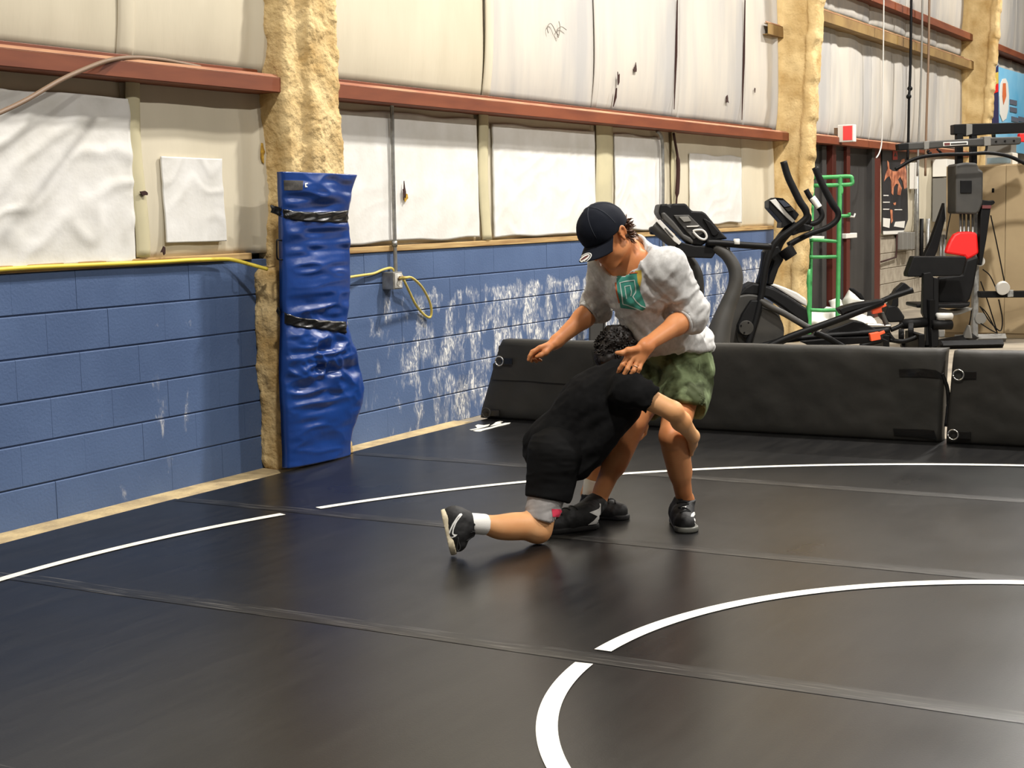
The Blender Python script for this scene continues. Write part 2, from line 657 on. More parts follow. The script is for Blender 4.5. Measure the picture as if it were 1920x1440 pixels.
def mat_blocks(name, base, base2, white, streak=True):
    m = bpy.data.materials.new(name)
    m.use_nodes = True
    nt = m.node_tree
    L = nt.links
    bs = nt.nodes['Principled BSDF']
    bs.inputs['Roughness'].default_value = 0.62
    bs.inputs['Specular IOR Level'].default_value = 0.3
    g = nt.nodes.new('ShaderNodeNewGeometry')
    n0 = nt.nodes.new('ShaderNodeTexNoise')
    n0.inputs['Scale'].default_value = 2.0
    n0.inputs['Detail'].default_value = 6
    L.new(g.outputs['Position'], n0.inputs['Vector'])
    r0 = nt.nodes.new('ShaderNodeValToRGB')
    r0.color_ramp.elements[0].position = 0.35
    r0.color_ramp.elements[0].color = base
    r0.color_ramp.elements[1].position = 0.7
    r0.color_ramp.elements[1].color = base2
    L.new(n0.outputs[0], r0.inputs[0])
    # salt bloom and flaked paint: upright clumps, with broken curly edges
    mp = nt.nodes.new('ShaderNodeMapping')
    mp.inputs['Scale'].default_value = (4.4, 4.4, 2.3)
    L.new(g.outputs['Position'], mp.inputs[0])
    n1 = nt.nodes.new('ShaderNodeTexNoise')
    n1.inputs['Scale'].default_value = 1.5
    n1.inputs['Detail'].default_value = 4
    n1.inputs['Roughness'].default_value = 0.55
    n1.inputs['Distortion'].default_value = 0.4
    L.new(mp.outputs[0], n1.inputs['Vector'])
    n2 = nt.nodes.new('ShaderNodeTexNoise')
    n2.inputs['Scale'].default_value = 26
    n2.inputs['Detail'].default_value = 4
    n2.inputs['Distortion'].default_value = 1.6
    mp2 = nt.nodes.new('ShaderNodeMapping')
    mp2.inputs['Scale'].default_value = (1.5, 1.5, 0.55)
    L.new(g.outputs['Position'], mp2.inputs[0])
    L.new(mp2.outputs[0], n2.inputs['Vector'])
    # how far the paint has failed along the wall: a little by the first bay, a lot past the padded column
    sx = nt.nodes.new('ShaderNodeSeparateXYZ')
    L.new(g.outputs['Position'], sx.inputs[0])
    fc = nt.nodes.new('ShaderNodeFloatCurve')
    mr = nt.nodes.new('ShaderNodeMapRange')
    mr.inputs['From Min'].default_value = 4.0
    mr.inputs['From Max'].default_value = 16.0
    L.new(sx.outputs['X'], mr.inputs[0])
    L.new(mr.outputs[0], fc.inputs['Value'])
    cv = fc.mapping.curves[0]
    pts = [(0, 0.0), (0.085, 0.02), (0.115, 0.36), (0.165, 0.42), (0.195, 0.12), (0.225, 0.05), (0.29, 0.2), (0.33, 0.50), (0.45, 0.59), (0.6, 0.61), (1.0, 0.62)]
    cv.points[0].location = pts[0]
    cv.points[1].location = pts[-1]
    for p in pts[1:-1]:
        cv.points.new(*p)
    fc.mapping.update()
    fz = nt.nodes.new('ShaderNodeMapRange')          # the top course kept its paint
    fz.inputs['From Min'].default_value = 0.86
    fz.inputs['From Max'].default_value = 1.02
    fz.inputs['To Min'].default_value = 1.0
    fz.inputs['To Max'].default_value = 0.12
    L.new(sx.outputs['Z'], fz.inputs[0])
    fm = nt.nodes.new('ShaderNodeMath')
    fm.operation = 'MULTIPLY'
    L.new(fc.outputs[0], fm.inputs[0])
    L.new(fz.outputs[0], fm.inputs[1])
    clump = nt.nodes.new('ShaderNodeMath')           # clump noise + failure - threshold
    clump.operation = 'ADD'
    L.new(n1.outputs[0], clump.inputs[0])
    L.new(fm.outputs[0], clump.inputs[1])
    c2 = nt.nodes.new('ShaderNodeMapRange')
    c2.inputs['From Min'].default_value = 1.02
    c2.inputs['From Max'].default_value = 1.20
    L.new(clump.outputs[0], c2.inputs[0])
    e2 = nt.nodes.new('ShaderNodeMapRange')
    e2.inputs['From Min'].default_value = 0.47
    e2.inputs['From Max'].default_value = 0.60
    L.new(n2.outputs[0], e2.inputs[0])
    mk = nt.nodes.new('ShaderNodeMath')
    mk.operation = 'MULTIPLY'
    L.new(c2.outputs[0], mk.inputs[0])
    L.new(e2.outputs[0], mk.inputs[1])
    hz = nt.nodes.new('ShaderNodeMath')              # thin grey haze in the clump
    hz.operation = 'MULTIPLY_ADD'
    hz.inputs[1].default_value = 0.2
    L.new(c2.outputs[0], hz.inputs[0])
    L.new(mk.outputs[0], hz.inputs[2])
    mx = nt.nodes.new('ShaderNodeMix')
    mx.data_type = 'RGBA'
    L.new(hz.outputs[0], mx.inputs['Factor'])
    L.new(r0.outputs[0], mx.inputs[6])
    mx.inputs[7].default_value = white
    L.new(mx.outputs[2], bs.inputs['Base Color'])
    n3 = nt.nodes.new('ShaderNodeTexNoise')
    n3.inputs['Scale'].default_value = 70
    n3.inputs['Detail'].default_value = 4
    L.new(g.outputs['Position'], n3.inputs['Vector'])
    ad = nt.nodes.new('ShaderNodeMath')
    ad.operation = 'ADD'
    L.new(n3.outputs[0], ad.inputs[0])
    L.new(mk.outputs[0], ad.inputs[1])
    bp = nt.nodes.new('ShaderNodeBump')
    bp.inputs['Strength'].default_value = 0.35
    bp.inputs['Distance'].default_value = 0.006
    L.new(ad.outputs[0], bp.inputs['Height'])
    L.new(bp.outputs[0], bs.inputs['Normal'])
    return m


M_BLUE = mat_blocks('blue_painted_block', srgb(74, 94, 130), srgb(84, 105, 142), srgb(226, 226, 224))
M_JOINT = pm('blue_painted_joint', srgb(78, 99, 136), rough=0.7, bump=0.2, bscale=60)
M_GREYB = pm('bare_block', srgb(176, 166, 148), rough=0.85, col2=srgb(140, 130, 114), scale=5, detail=8, bump=0.5, bscale=60)

# ---- floor: slab, mats, lines
floor = struct(MB().box((-6.2, -13.2, -0.23), (34, 5.75, -0.035)).build('floor', M_SLAB), 'bare concrete slab under and beyond the black mats')
kerb = struct(MB().box((-1.5, 5.10, -0.06), (8.75, 5.56, -0.026)).build('trim_1', M_CONC, bevel=0.006), 'tan concrete strip between the mats and the block wall')

seamX = [-0.55, 0.98, 2.53, 4.075, 5.615, 7.155, 8.93]


def mat_strip(x0, x1, i):
    ny = 60
    V, F = [], []
    y0, y1 = -7.0, 5.175

    def edge(x, s):
        return s * 0.010 * math.sin(x * 2.1 + i) + (0.02 if s > 0 else 0) * vnoise(A([[x, i, 0.5]]), 1.1)[0]
    nx = 10
    for k in range(nx + 1):
        x = x0 + (x1 - x0) * k / nx
        ye = y1 + edge(x, 1) + (0.03 if i >= 5 else 0.0)
        V += [(x, y0, 0.0), (x, ye, 0.0), (x, y0, -0.034), (x, ye, -0.034)]
    for k in range(nx):
        a, b = 4 * k, 4 * k + 4
        F += [(a, b, b + 1, a + 1), (a + 2, a + 3, b + 3, b + 2), (a, a + 2, b + 2, b), (a + 1, b + 1, b + 3, a + 3)]
    F += [(0, 1, 3, 2), (4 * nx, 4 * nx + 2, 4 * nx + 3, 4 * nx + 1)]
    return link('wrestling_mat', V, F, M_MAT)


MATLAB = ['black roll-out mat section under the inner white arc', 'black roll-out mat section with the inner ring edge on it',
          'black roll-out mat section crossed by the inner white ring', 'black roll-out mat section the two people stand on',
          'black roll-out mat section between the people and the standing panels', 'black roll-out mat section along the foot of the standing panels']
for i in range(6):
    o = mat_strip(seamX[i] + 0.0025, seamX[i + 1] - 0.0025, i)
    tag(o, MATLAB[i], 'mat', 'black mat sections laid edge to edge')
for i, x in enumerate(seamX[1:6]):
    w = 0.05
    V, F = grid(lambda u, v: (x + (u - 0.5) * 2 * w + 0.004 * np.sin(v * 40), -6.9 + v * 12.05, 0.0012 + 0.0012 * np.sin(u * math.pi)), 4, 60)
    o = link('seam_tape', V, F, M_TAPE)
    tag(o, ['scuffed tape over the mat seam inside the ring', 'scuffed tape over the mat seam through the ring',
            'worn tape strip sealing the mat seam that cuts the inner ring', 'thin tape strip on the mat seam between the two people',
            'faint tape strip on the mat seam nearest the standing panels'][i], 'tape', 'tape over the mat seams')

RC = A([4.15, 0.55])


def ring(name, r0, r1, a0, a1, gaps, label):
    """printed ring; gaps are x-positions of seams where the line is cut"""
    V, F = [], []
    n = 260
    prev = None
    for k in range(n + 1):
        a = a0 + (a1 - a0) * k / n
        c, s = math.cos(a), math.sin(a)
        xm = RC[0] + (r0 + r1) / 2 * c
        cut = any(abs(xm - g) < 0.046 for g in gaps)
        V += [(RC[0] + r0 * c, RC[1] + r0 * s, 0.0030), (RC[0] + r1 * c, RC[1] + r1 * s, 0.0030)]
        if k and not cut and not prev:
            F.append((2 * k - 2, 2 * k, 2 * k + 1, 2 * k - 1)[::-1])
        prev = cut
    o = link(name, V, F, M_LINE)
    return tag(o, label, 'mat line')


ring('mat_ring', 1.475, 1.535, 0, 2 * math.pi, [4.075], 'small inner white ring printed on the black mat')
ring('mat_ring', 4.07, 4.12, 0, 2 * math.pi, [5.615], 'wide outer white ring printed on the black mat')

# ---- block wall with its single blocks
def block_mesh(L, H, T):
    mb = MB().box((-L / 2, 0, 0), (L / 2, T, H))
    me = bpy.data.meshes.new('block')
    import bmesh
    me.from_pydata([list(v) for v in mb.V], [], mb.F)
    b = bmesh.new()
    b.from_mesh(me)
    bmesh.ops.bevel(b, geom=[e for e in b.edges if abs(e.verts[0].co.x - e.verts[1].co.x) > 0.1 or (abs(e.verts[0].co.z - e.verts[1].co.z) > 0.1 and RNG.random() < 0)], offset=0.004, segments=1, affect='EDGES')
    b.to_mesh(me)
    b.free()
    return me


PZ = 0.2032
Z0 = 0.9755 - 5 * PZ
wall = struct(MB().box((-2, YW + 0.010, Z0), (15.4, YW + 0.19, 1.176)).build('wall_left', M_JOINT), 'blue painted block wall with flaking white patches')
bm_full = block_mesh(0.4046, PZ - 0.007, 0.10)
bm_full.materials.append(M_BLUE)


def place_blocks(x_first, x_lo, x_hi, z0, rows, me, parent, y, lenb=0.4064):
    for r in range(rows):
        off = x_first + (0.5 * lenb if (rows - 1 - r) % 2 else 0)
        k0 = math.ceil((x_lo - off) / lenb)
        x = off + k0 * lenb
        while x < x_hi:
            o = bpy.data.objects.new('block', me)
            COL.objects.link(o)
            jig = RNG.uniform(-0.0012, 0.0012)
            o.location = (x + lenb / 2, y + jig, z0 + r * PZ + 0.0035)
            setparent(o, parent)
            x += lenb


place_blocks(4.881, 3.9, 15.15, Z0, 6, bm_full, wall, YW)
# bare block in the door bay
wallb = struct(MB().box((19.22, YW + 0.012, -0.04), (30.5, YW + 0.19, 1.0)).build('wall_left', M_GREYB), 'bare grey block wall beyond the dark doors')
bmg = block_mesh(0.3995, PZ - 0.009, 0.10)
bmg.materials.append(M_GREYB)
place_blocks(19.24, 19.2, 22.6, -0.04, 5, bmg, wallb, YW)
# the rest of the wall up to the roof, behind the insulation
up = MB().box((-6, YW + 0.20, -0.1), (30.5, YW + 0.26, 8.0))
struct(up.build('wall_left', M_VINYL), 'metal building wall behind the white insulation')

# roof lining and the other three sides of the hall, behind and beside the camera
M_CEIL = pm('roof_lining', srgb(140, 136, 128), rough=0.8, col2=srgb(112, 108, 102), scale=0.6, detail=6)
M_FARW = pm('far_wall_paint', srgb(112, 106, 98), rough=0.8, col2=srgb(88, 84, 78), scale=0.5, detail=6)
struct(MB().box((-6.2, -13.2, 8.0), (34.2, 5.75, 8.2)).build('ceiling', M_CEIL), 'dull roof lining of the hall')
struct(MB().box((30.4, -13.2, -0.2), (30.6, 5.75, 8.2)).build('wall_far', M_FARW), 'far end wall of the hall')
struct(MB().box((-6.2, -13.2, -0.2), (30.6, -13.0, 8.2)).build('wall_right', M_FARW), 'side wall of the hall across from the block wall')
struct(MB().box((-6.2, -13.2, -0.2), (-6.0, 5.75, 8.2)).build('wall_back', M_FARW), 'end wall of the hall behind the camera')

# wooden sill on the blocks
V, F = [], []
sill = MB()
for x0, x1 in ((-1, 6.62), (7.2, 15.28)):
    sill.box((x0, YW - 0.012, 1.176), (x1, YW + 0.2, 1.214))
struct(sill.build('trim_2', M_WOOD, bevel=0.004), 'raw wooden sill on top of the blue blocks')


# ---- insulation sheets
def sheet(x0, x1, z0, z1, y, name, mat, parent, nu=40, nv=24, bulge=0.03, wr=0.006, seed=0, endroll=None):
    def fn(u, v):
        x, z = x0 + (x1 - x0) * u, z0 + (z1 - z0) * v
        b = bulge * (1 - (2 * v - 1) ** 4) * (0.75 + 0.25 * np.sin(math.pi * u))
        e = 0.010 * np.abs(2 * u - 1) ** 30
        if endroll == 'r':
            t = np.maximum(0, (u - 0.86) / 0.14)
            e = e - 0.05 * np.sin(t * math.pi) * (1 - 0.4 * v)
        p = np.stack([x * 1.1, 0 * x + seed, z * 0.5], 1)
        q = np.stack([x, z * 0.4, 0 * x + seed], 1)
        w = wr * fbm(p, 2.2, 3, seed) + wr * 0.6 * np.sin(x * 9 + 2.0 * fbm(q, 0.8)) * (0.3 + 0.7 * v)
        return x, y - b + e + w, z
    V, F = grid(fn, nu, nv)
    V, F = solidsheet(V, F, nu, nv, A([0, 0.015, 0]))
    return link(name, V, F, mat, parent, smooth=True)


ins = struct(MB().box((-2, YW + 0.10, 1.2), (15.4, YW + 0.19, 6.8)).build('wall_left', M_VINYL), 'cream vinyl-faced insulation above the block wall')
GZ0, GZ1 = 2.115, 2.235
# lower row, between sill and girt
lowb = [2.6, 4.3, 5.69, 6.86]
for k in range(3):
    sheet(lowb[k] + 0.002, lowb[k + 1] + 0.004, 1.21, 2.16, YW + 0.03, 'insulation_panel', M_VINYL, ins, seed=1, bulge=0.02, endroll='r' if k == 2 else None)
lowb = [7.1, 9.19, 11.03, 12.62, 14.42, 15.32]
for k in range(5):
    sheet(lowb[k] + 0.002, lowb[k + 1] + 0.004, 1.21, 2.16, YW + 0.03, 'insulation_panel', M_VINYL, ins, seed=5, bulge=0.02, endroll='r' if k == 4 else None)
upb = [2.6, 4.2, 5.68, 6.86]
for k in range(3):
    sheet(upb[k] + 0.002, upb[k + 1] + 0.004, 2.22, 3.6, YW + 0.01, 'insulation_panel', M_VINYL, ins, seed=20, bulge=0.05, endroll='r' if k == 2 else None)
upb = [7.1, 9.28, 11.02, 12.77, 14.43, 15.32]
for k in range(5):
    sheet(upb[k] + 0.002, upb[k + 1] + 0.004, 2.22, 3.9, YW + 0.01, 'insulation_panel', M_VINYLG if k else M_VINYL, ins, seed=30, bulge=0.05, wr=0.008, endroll='r' if k == 4 else None)
upb = [15.45, 17.2, 18.9, 20.6, 22.3, 23.9]
for k in range(5):
    sheet(upb[k] + 0.002, upb[k + 1] + 0.006, 2.22, 3.60, YW + 0.01, 'insulation_panel', M_VINYLG, ins, seed=40, bulge=0.05, wr=0.018, nu=50)
    sheet(upb[k] + 0.01, upb[k + 1], 3.66, 3.98, YW + 0.01, 'insulation_panel', M_VINYLG, ins, seed=46, bulge=0.03, wr=0.012, nu=20, nv=8)
    sheet(upb[k] + 0.01, upb[k + 1], 4.0, 6.2, YW + 0.01, 'insulation_panel', M_VINYLG, ins, seed=50, bulge=0.05, wr=0.016)
for k, (a, b) in enumerate(((24.15, 26.0), (26.0, 27.9), (27.9, 30.4))):
    sheet(a, b, 3.98, 6.2, YW + 0.01, 'insulation_panel', M_VINYLG, ins, seed=k + 60, bulge=0.05, wr=0.016)
    sheet(a, b, 1.0, 3.9, YW + 0.01, 'insulation_panel', M_VINYLG, ins, seed=k + 66, bulge=0.05, wr=0.016)
sheet(19.24, 23.9, 1.0, 2.14, YW + 0.02, 'insulation_panel', M_VINYL, ins, seed=80, bulge=0.03, wr=0.01)


# folded seam tabs
def tab(x0, x1, z0, z1, y, mat=M_TAB, seed=0, wave=0.012, bul=None):
    V, F = grid(lambda u, v: (x0 + (x1 - x0) * u + wave * np.sin(v * 5 + seed), y - 0.012 * np.sin(u * math.pi) - 0.004 * np.sin(v * 7 + seed) - (0 if bul is None else 0.044 * (1 - (2 * np.clip((z0 + (z1 - z0) * v - bul[0]) / (bul[1] - bul[0]), 0, 1) - 1) ** 4)), z0 + (z1 - z0) * v), 6, 24)
    V, F = solidsheet(V, F, 6, 24, A([0, 0.006, 0]))
    link('seam_tab', V, F, mat, ins, smooth=True)


tab(5.70, 5.80, 1.22, 2.14, YW - 0.004, seed=1)
tab(9.18, 9.31, 1.22, 2.14, YW - 0.004, seed=2)
tab(11.05, 11.36, 1.22, 2.14, YW - 0.004, seed=3)
tab(5.65, 5.77, 2.225, 3.59, YW + 0.004, M_VINYL, seed=4, wave=0.004, bul=(2.22, 3.6))
tab(9.25, 9.36, 2.225, 3.89, YW + 0.004, M_VINYL, seed=5, wave=0.004, bul=(2.22, 3.9))
tab(10.98, 11.07, 2.225, 3.89, YW + 0.004, M_VINYLG, seed=6, wave=0.004, bul=(2.22, 3.9))
tab(12.60, 12.70, 1.22, 2.14, YW - 0.004, seed=8)


def patch(x0, x1, z0, z1, y, wrinkle, seed, corner=0.0):
    nu, nv = 90, 60

    def fn(u, v):
        x, z = x0 + (x1 - x0) * u, z0 + (z1 - z0) * v
        q = np.stack([x, 0 * x + seed, z], 1)
        f1 = fbm(q, 3.0, 2, seed)
        w = wrinkle * (np.abs(np.sin(15 * (x * 0.55 - z) + 3.6 * f1)) ** 5 * 0.9 + 0.22 * fbm(q, 11, 2, seed + 3))
        dx = 0.012 * vnoise(np.stack([z * 3, 0 * z + seed, 0 * z], 1)) * (np.abs(2 * u - 1) ** 6)
        dz = 0.012 * vnoise(np.stack([x * 3, 0 * z + seed, 0 * z + 5], 1)) * (np.abs(2 * v - 1) ** 6)
        return x + dx, y - w, z + dz
    V, F = grid(fn, nu, nv)
    V, F = solidsheet(V, F, nu, nv, A([0, 0.012, 0]))
    link('patch_sheet', V, F, M_PATCH, ins, smooth=True)


patch(4.0, 5.70, 1.205, 2.03, YW - 0.010, 0.010, 1)
patch(5.925, 6.40, 1.285, 1.735, YW - 0.010, 0.004, 2)
patch(7.35, 9.15, 1.235, 2.06, YW - 0.008, 0.0015, 3)
patch(9.37, 11.02, 1.235, 2.05, YW - 0.008, 0.0028, 4)
patch(11.40, 12.36, 1.24, 2.05, YW - 0.008, 0.0022, 5)
patch(13.0, 14.34, 1.265, 1.92, YW - 0.010, 0.0024, 6)


# tears in the vinyl, ragged stars with dark inside
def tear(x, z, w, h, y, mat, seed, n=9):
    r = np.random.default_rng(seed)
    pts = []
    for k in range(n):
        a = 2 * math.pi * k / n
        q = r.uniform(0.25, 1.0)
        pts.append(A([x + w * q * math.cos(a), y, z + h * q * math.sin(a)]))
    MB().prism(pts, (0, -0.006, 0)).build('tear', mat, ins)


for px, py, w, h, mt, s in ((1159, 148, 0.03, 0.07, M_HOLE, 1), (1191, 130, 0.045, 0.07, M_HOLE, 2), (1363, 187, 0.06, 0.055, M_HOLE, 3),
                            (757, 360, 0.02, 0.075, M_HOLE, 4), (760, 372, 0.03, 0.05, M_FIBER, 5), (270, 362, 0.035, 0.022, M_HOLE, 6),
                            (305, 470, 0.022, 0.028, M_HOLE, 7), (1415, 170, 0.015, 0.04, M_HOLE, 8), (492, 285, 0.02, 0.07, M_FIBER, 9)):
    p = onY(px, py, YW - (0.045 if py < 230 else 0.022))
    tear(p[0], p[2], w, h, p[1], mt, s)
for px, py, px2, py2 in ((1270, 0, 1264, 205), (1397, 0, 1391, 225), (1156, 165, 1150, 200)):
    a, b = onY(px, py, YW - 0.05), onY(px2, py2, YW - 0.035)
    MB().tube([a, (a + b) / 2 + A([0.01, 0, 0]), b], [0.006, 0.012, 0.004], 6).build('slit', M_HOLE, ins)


M_SCRIB = pm('pencil_scribble', srgb(120, 114, 104), rough=0.9)
for line in ([(1028, 62), (1026, 52), (1031, 44), (1036, 48), (1042, 60), (1047, 66)], [(1048, 40), (1050, 52), (1047, 70), (1044, 58), (1052, 50), (1062, 56)]):
    MB().tube(catmull([onY(a, b, YW - 0.052) for a, b in line], 4), 0.003, 5).build('scribble', M_SCRIB, ins, smooth=True)


# ---- girts (cold-formed channels): a lip, a web and a dropped edge
def girt(n, x0, x1, z0, z1, yf, mat, label):
    mb = MB()
    mb.box((x0, yf, z0), (x1, YW + 0.11, z0 + 0.006))
    mb.box((x0, yf, z0), (x1, yf + 0.008, z0 + (z1 - z0) * 0.62))
    mb.box((x0, yf, z0 + (z1 - z0) * 0.58), (x1, yf + 0.045, z0 + (z1 - z0) * 0.62))
    mb.box((x0, yf + 0.14, z0), (x1, yf + 0.15, z1))
    o = struct(mb.build('trim_%d' % n, mat, bevel=0.004), label)
    zl = z0 + (z1 - z0) * 0.62
    MB().prism([(x0, yf - 0.001, zl - 0.006), (x0, yf + 0.03, zl + 0.018), (x0, yf + 0.036, zl + 0.012), (x0, yf + 0.004, zl - 0.012)], (x1 - x0, 0, 0)).build('dusty_lip', M_LIP, o)
    return o


girt(3, -1, 6.86, 2.105, 2.24, 5.30, M_RED, 'red steel girt left of the padded column')
girt(4, 7.02, 15.36, 2.105, 2.24, 5.30, M_RED, 'red steel girt between the padded column and the next foam column')
girt(5, 15.5, 23.95, 2.12, 2.26, 5.34, M_RED, 'red steel girt over the dark doors')
girt(6, 15.5, 23.95, 3.46, 3.66, 5.28, M_TANBEAM, 'dusty tan girt crossing the upper wall')
girt(7, 15.5, 23.95, 3.90, 4.06, 5.30, M_RED, 'red steel girt near the top of the wall')
girt(8, 24.1, 30.4, 3.92, 4.08, 5.30, M_RED, 'red steel girt over the blue banner')
girt(9, 14.9, 15.4, 3.18, 3.37, 5.36, M_TANBEAM, 'short tan girt stub beside the foam column')


# ---- foam-covered columns
def foam(name, prims, h, amp, seed, mat, label, planes=()):
    V, F = sdf_mesh(prims, h, planes=planes, relax=1)
    N = normals(V, F)
    d = amp * fbm(V * A([1, 1, 0.8]), 9, 4, seed) + amp * 0.5 * np.abs(fbm(V, 22, 2, seed + 9))
    V = V + N * d[:, None]
    V = V + normals(V, F) * (amp * 0.45 * np.abs(vnoise(V, 42, seed + 4)))[:, None]
    o = linkq(name, V, F, mat)
    return struct(o, label)


c1 = []
c1.append(bx_((6.93, 5.40, 2.4), (0.165, 0.125, 2.5), rnd=0.03, k=0.02))
c1.append(bx_((7.03, 5.37, 2.4), (0.125, 0.12, 2.5), rnd=0.03, k=0.03))
c1.append(bx_((7.075, 5.258, 2.4), (0.15, 0.03, 2.5), rnd=0.025, k=0.015))
c1.append(bx_((6.74, 5.39, 0.545), (0.105, 0.085, 0.58), rnd=0.05, k=0.012))
foam('column', c1, 0.012, 0.014, 3, M_FOAM, 'spray-foamed steel column with the blue pad strapped on it')


def taper_col(x, label, seed):
    pr = []
    z = -0.04
    while z < 6.4:
        yf = 5.22 - 0.066 * z
        pr.append(bx_((x + 0.13, (yf + 5.46) / 2, z + 0.2), (0.10, (5.46 - yf) / 2 + 0.02, 0.24), rnd=0.03, k=0.02))
        pr.append(bx_((x + 0.13, yf + 0.03, z + 0.2), (0.145, 0.045, 0.24), rnd=0.03, k=0.03))
        z += 0.4
    pr.append(bx_((x + 0.12, 5.44, 3.2), (0.15, 0.06, 3.3), rnd=0.04, k=0.03))
    foam('column', pr, 0.024, 0.011, seed, M_FOAM2, label)


taper_col(15.34, 'spray-foamed steel column behind the exercise machines', 11)
taper_col(23.9, 'far spray-foamed steel column beside the banner', 12)

# ================================================================ the two people
J = at
UPZ = A([0, 0, 1.0])
CT = -CF                                   # towards the lens
AWAY = nrm(A([CF[0], CF[1], 0]))           # level, away from the lens
RGT = nrm(A([CR[0], CR[1], 0]))            # level, to the right


def mat_skin(name, c1, c2):
    return pm(name, c1, rough=0.48, col2=c2, scale=9, detail=5, lo=0.35, hi=0.75, bump=0.08, bscale=160, bdist=0.002, spec=0.35, sss=0.12)


M_SKIN_MAN = mat_skin('tanned_skin', srgb(218, 150, 100), srgb(202, 126, 76))
M_SKIN_BOY = mat_skin('fair_skin', srgb(234, 178, 126), srgb(224, 156, 100))
M_SWEAT = pm('grey_fleece', srgb(214, 213, 211), rough=0.9, col2=srgb(196, 195, 192), scale=60, detail=4, bump=0.25, bscale=240, bdist=0.002, sheen=0.15, spec=0.2)
M_CAMO = pm('green_dyed_cloth', srgb(132, 148, 108), rough=0.8, col2=srgb(60, 68, 40), scale=9, detail=8, lo=0.42, hi=0.58, bump=0.15, bscale=200, bdist=0.002, spec=0.25)
M_TEE = pm('black_cotton', srgb(13, 13, 14), rough=0.9, col2=srgb(19, 19, 20), scale=30, bump=0.12, bscale=300, bdist=0.002, sheen=0.0, spec=0.18)
M_BLKSH = pm('black_shorts_cloth', srgb(9, 9, 10), rough=0.8, spec=0.2)
M_GREYSH = pm('grey_tights', srgb(178, 174, 172), rough=0.8, col2=srgb(150, 147, 146), scale=18, bump=0.1, bscale=200, bdist=0.002)
M_PINK = pm('pink_print', srgb(222, 60, 88), rough=0.7)
M_SOCK = pm('white_sock', srgb(240, 238, 232), rough=0.9, bump=0.3, bscale=260, bdist=0.002)
M_SHOE = pm('black_shoe', srgb(17, 17, 18), rough=0.7, col2=srgb(26, 26, 27), scale=40)
M_SHOEG = pm('grey_shoe_rubber', srgb(92, 92, 86), rough=0.5)
M_SHOEW = pm('white_shoe_print', srgb(240, 240, 236), rough=0.45)
M_SOLE = pm('cream_sole', srgb(226, 214, 184), rough=0.6, col2=srgb(196, 184, 156), scale=20)
M_LACE = pm('black_lace', srgb(26, 26, 27), rough=0.8)
M_CAP = pm('navy_cap_cloth', srgb(20, 24, 34), rough=0.85, bump=0.25, bscale=420, bdist=0.001, spec=0.2)
M_CAPS = pm('cap_thread', srgb(50, 54, 62), rough=0.9)
M_HAIRM = pm('brown_hair', srgb(62, 40, 26), rough=0.55, col2=srgb(96, 62, 36), scale=70)
M_HAIRB = pm('black_hair', srgb(17, 13, 11), rough=0.6, col2=srgb(32, 23, 18), scale=60)
M_GOLD = pm('ring_metal', srgb(214, 190, 170), rough=0.25, metal=1.0)
M_INK = pm('tattoo_ink', srgb(58, 32, 22), rough=0.6)
M_TEAL = pm('teal_print', srgb(74, 160, 140), rough=0.8, col2=srgb(60, 140, 126), scale=30)
M_YEL = pm('yellow_print', srgb(206, 178, 74), rough=0.8)
M_ORA = pm('orange_print', srgb(206, 104, 52), rough=0.8)
M_WPRINT = pm('white_print', srgb(214, 230, 222), rough=0.8)
M_NAIL = pm('fingernail', srgb(236, 190, 168), rough=0.35)


def chain(pts, rad, k=0.006):
    return [cap_(pts[i], pts[i + 1], rad[i], rad[i + 1], k) for i in range(len(pts) - 1)]


def folds(V, F, amp, sc, fr, seed, weight=None):
    """cloth folds: ridges stretched along one axis of the frame fr"""
    q = V @ np.array([nrm(a) for a in fr]).T * A(sc)
    r = 1 - np.abs(fbm(q, 1.0, 2, seed)) * 1.6
    d = amp * (r + 0.35 * fbm(V, 26, 2, seed + 5))
    if weight is not None:
        d = d * weight(V)
    return V + normals(V, F) * d[:, None]


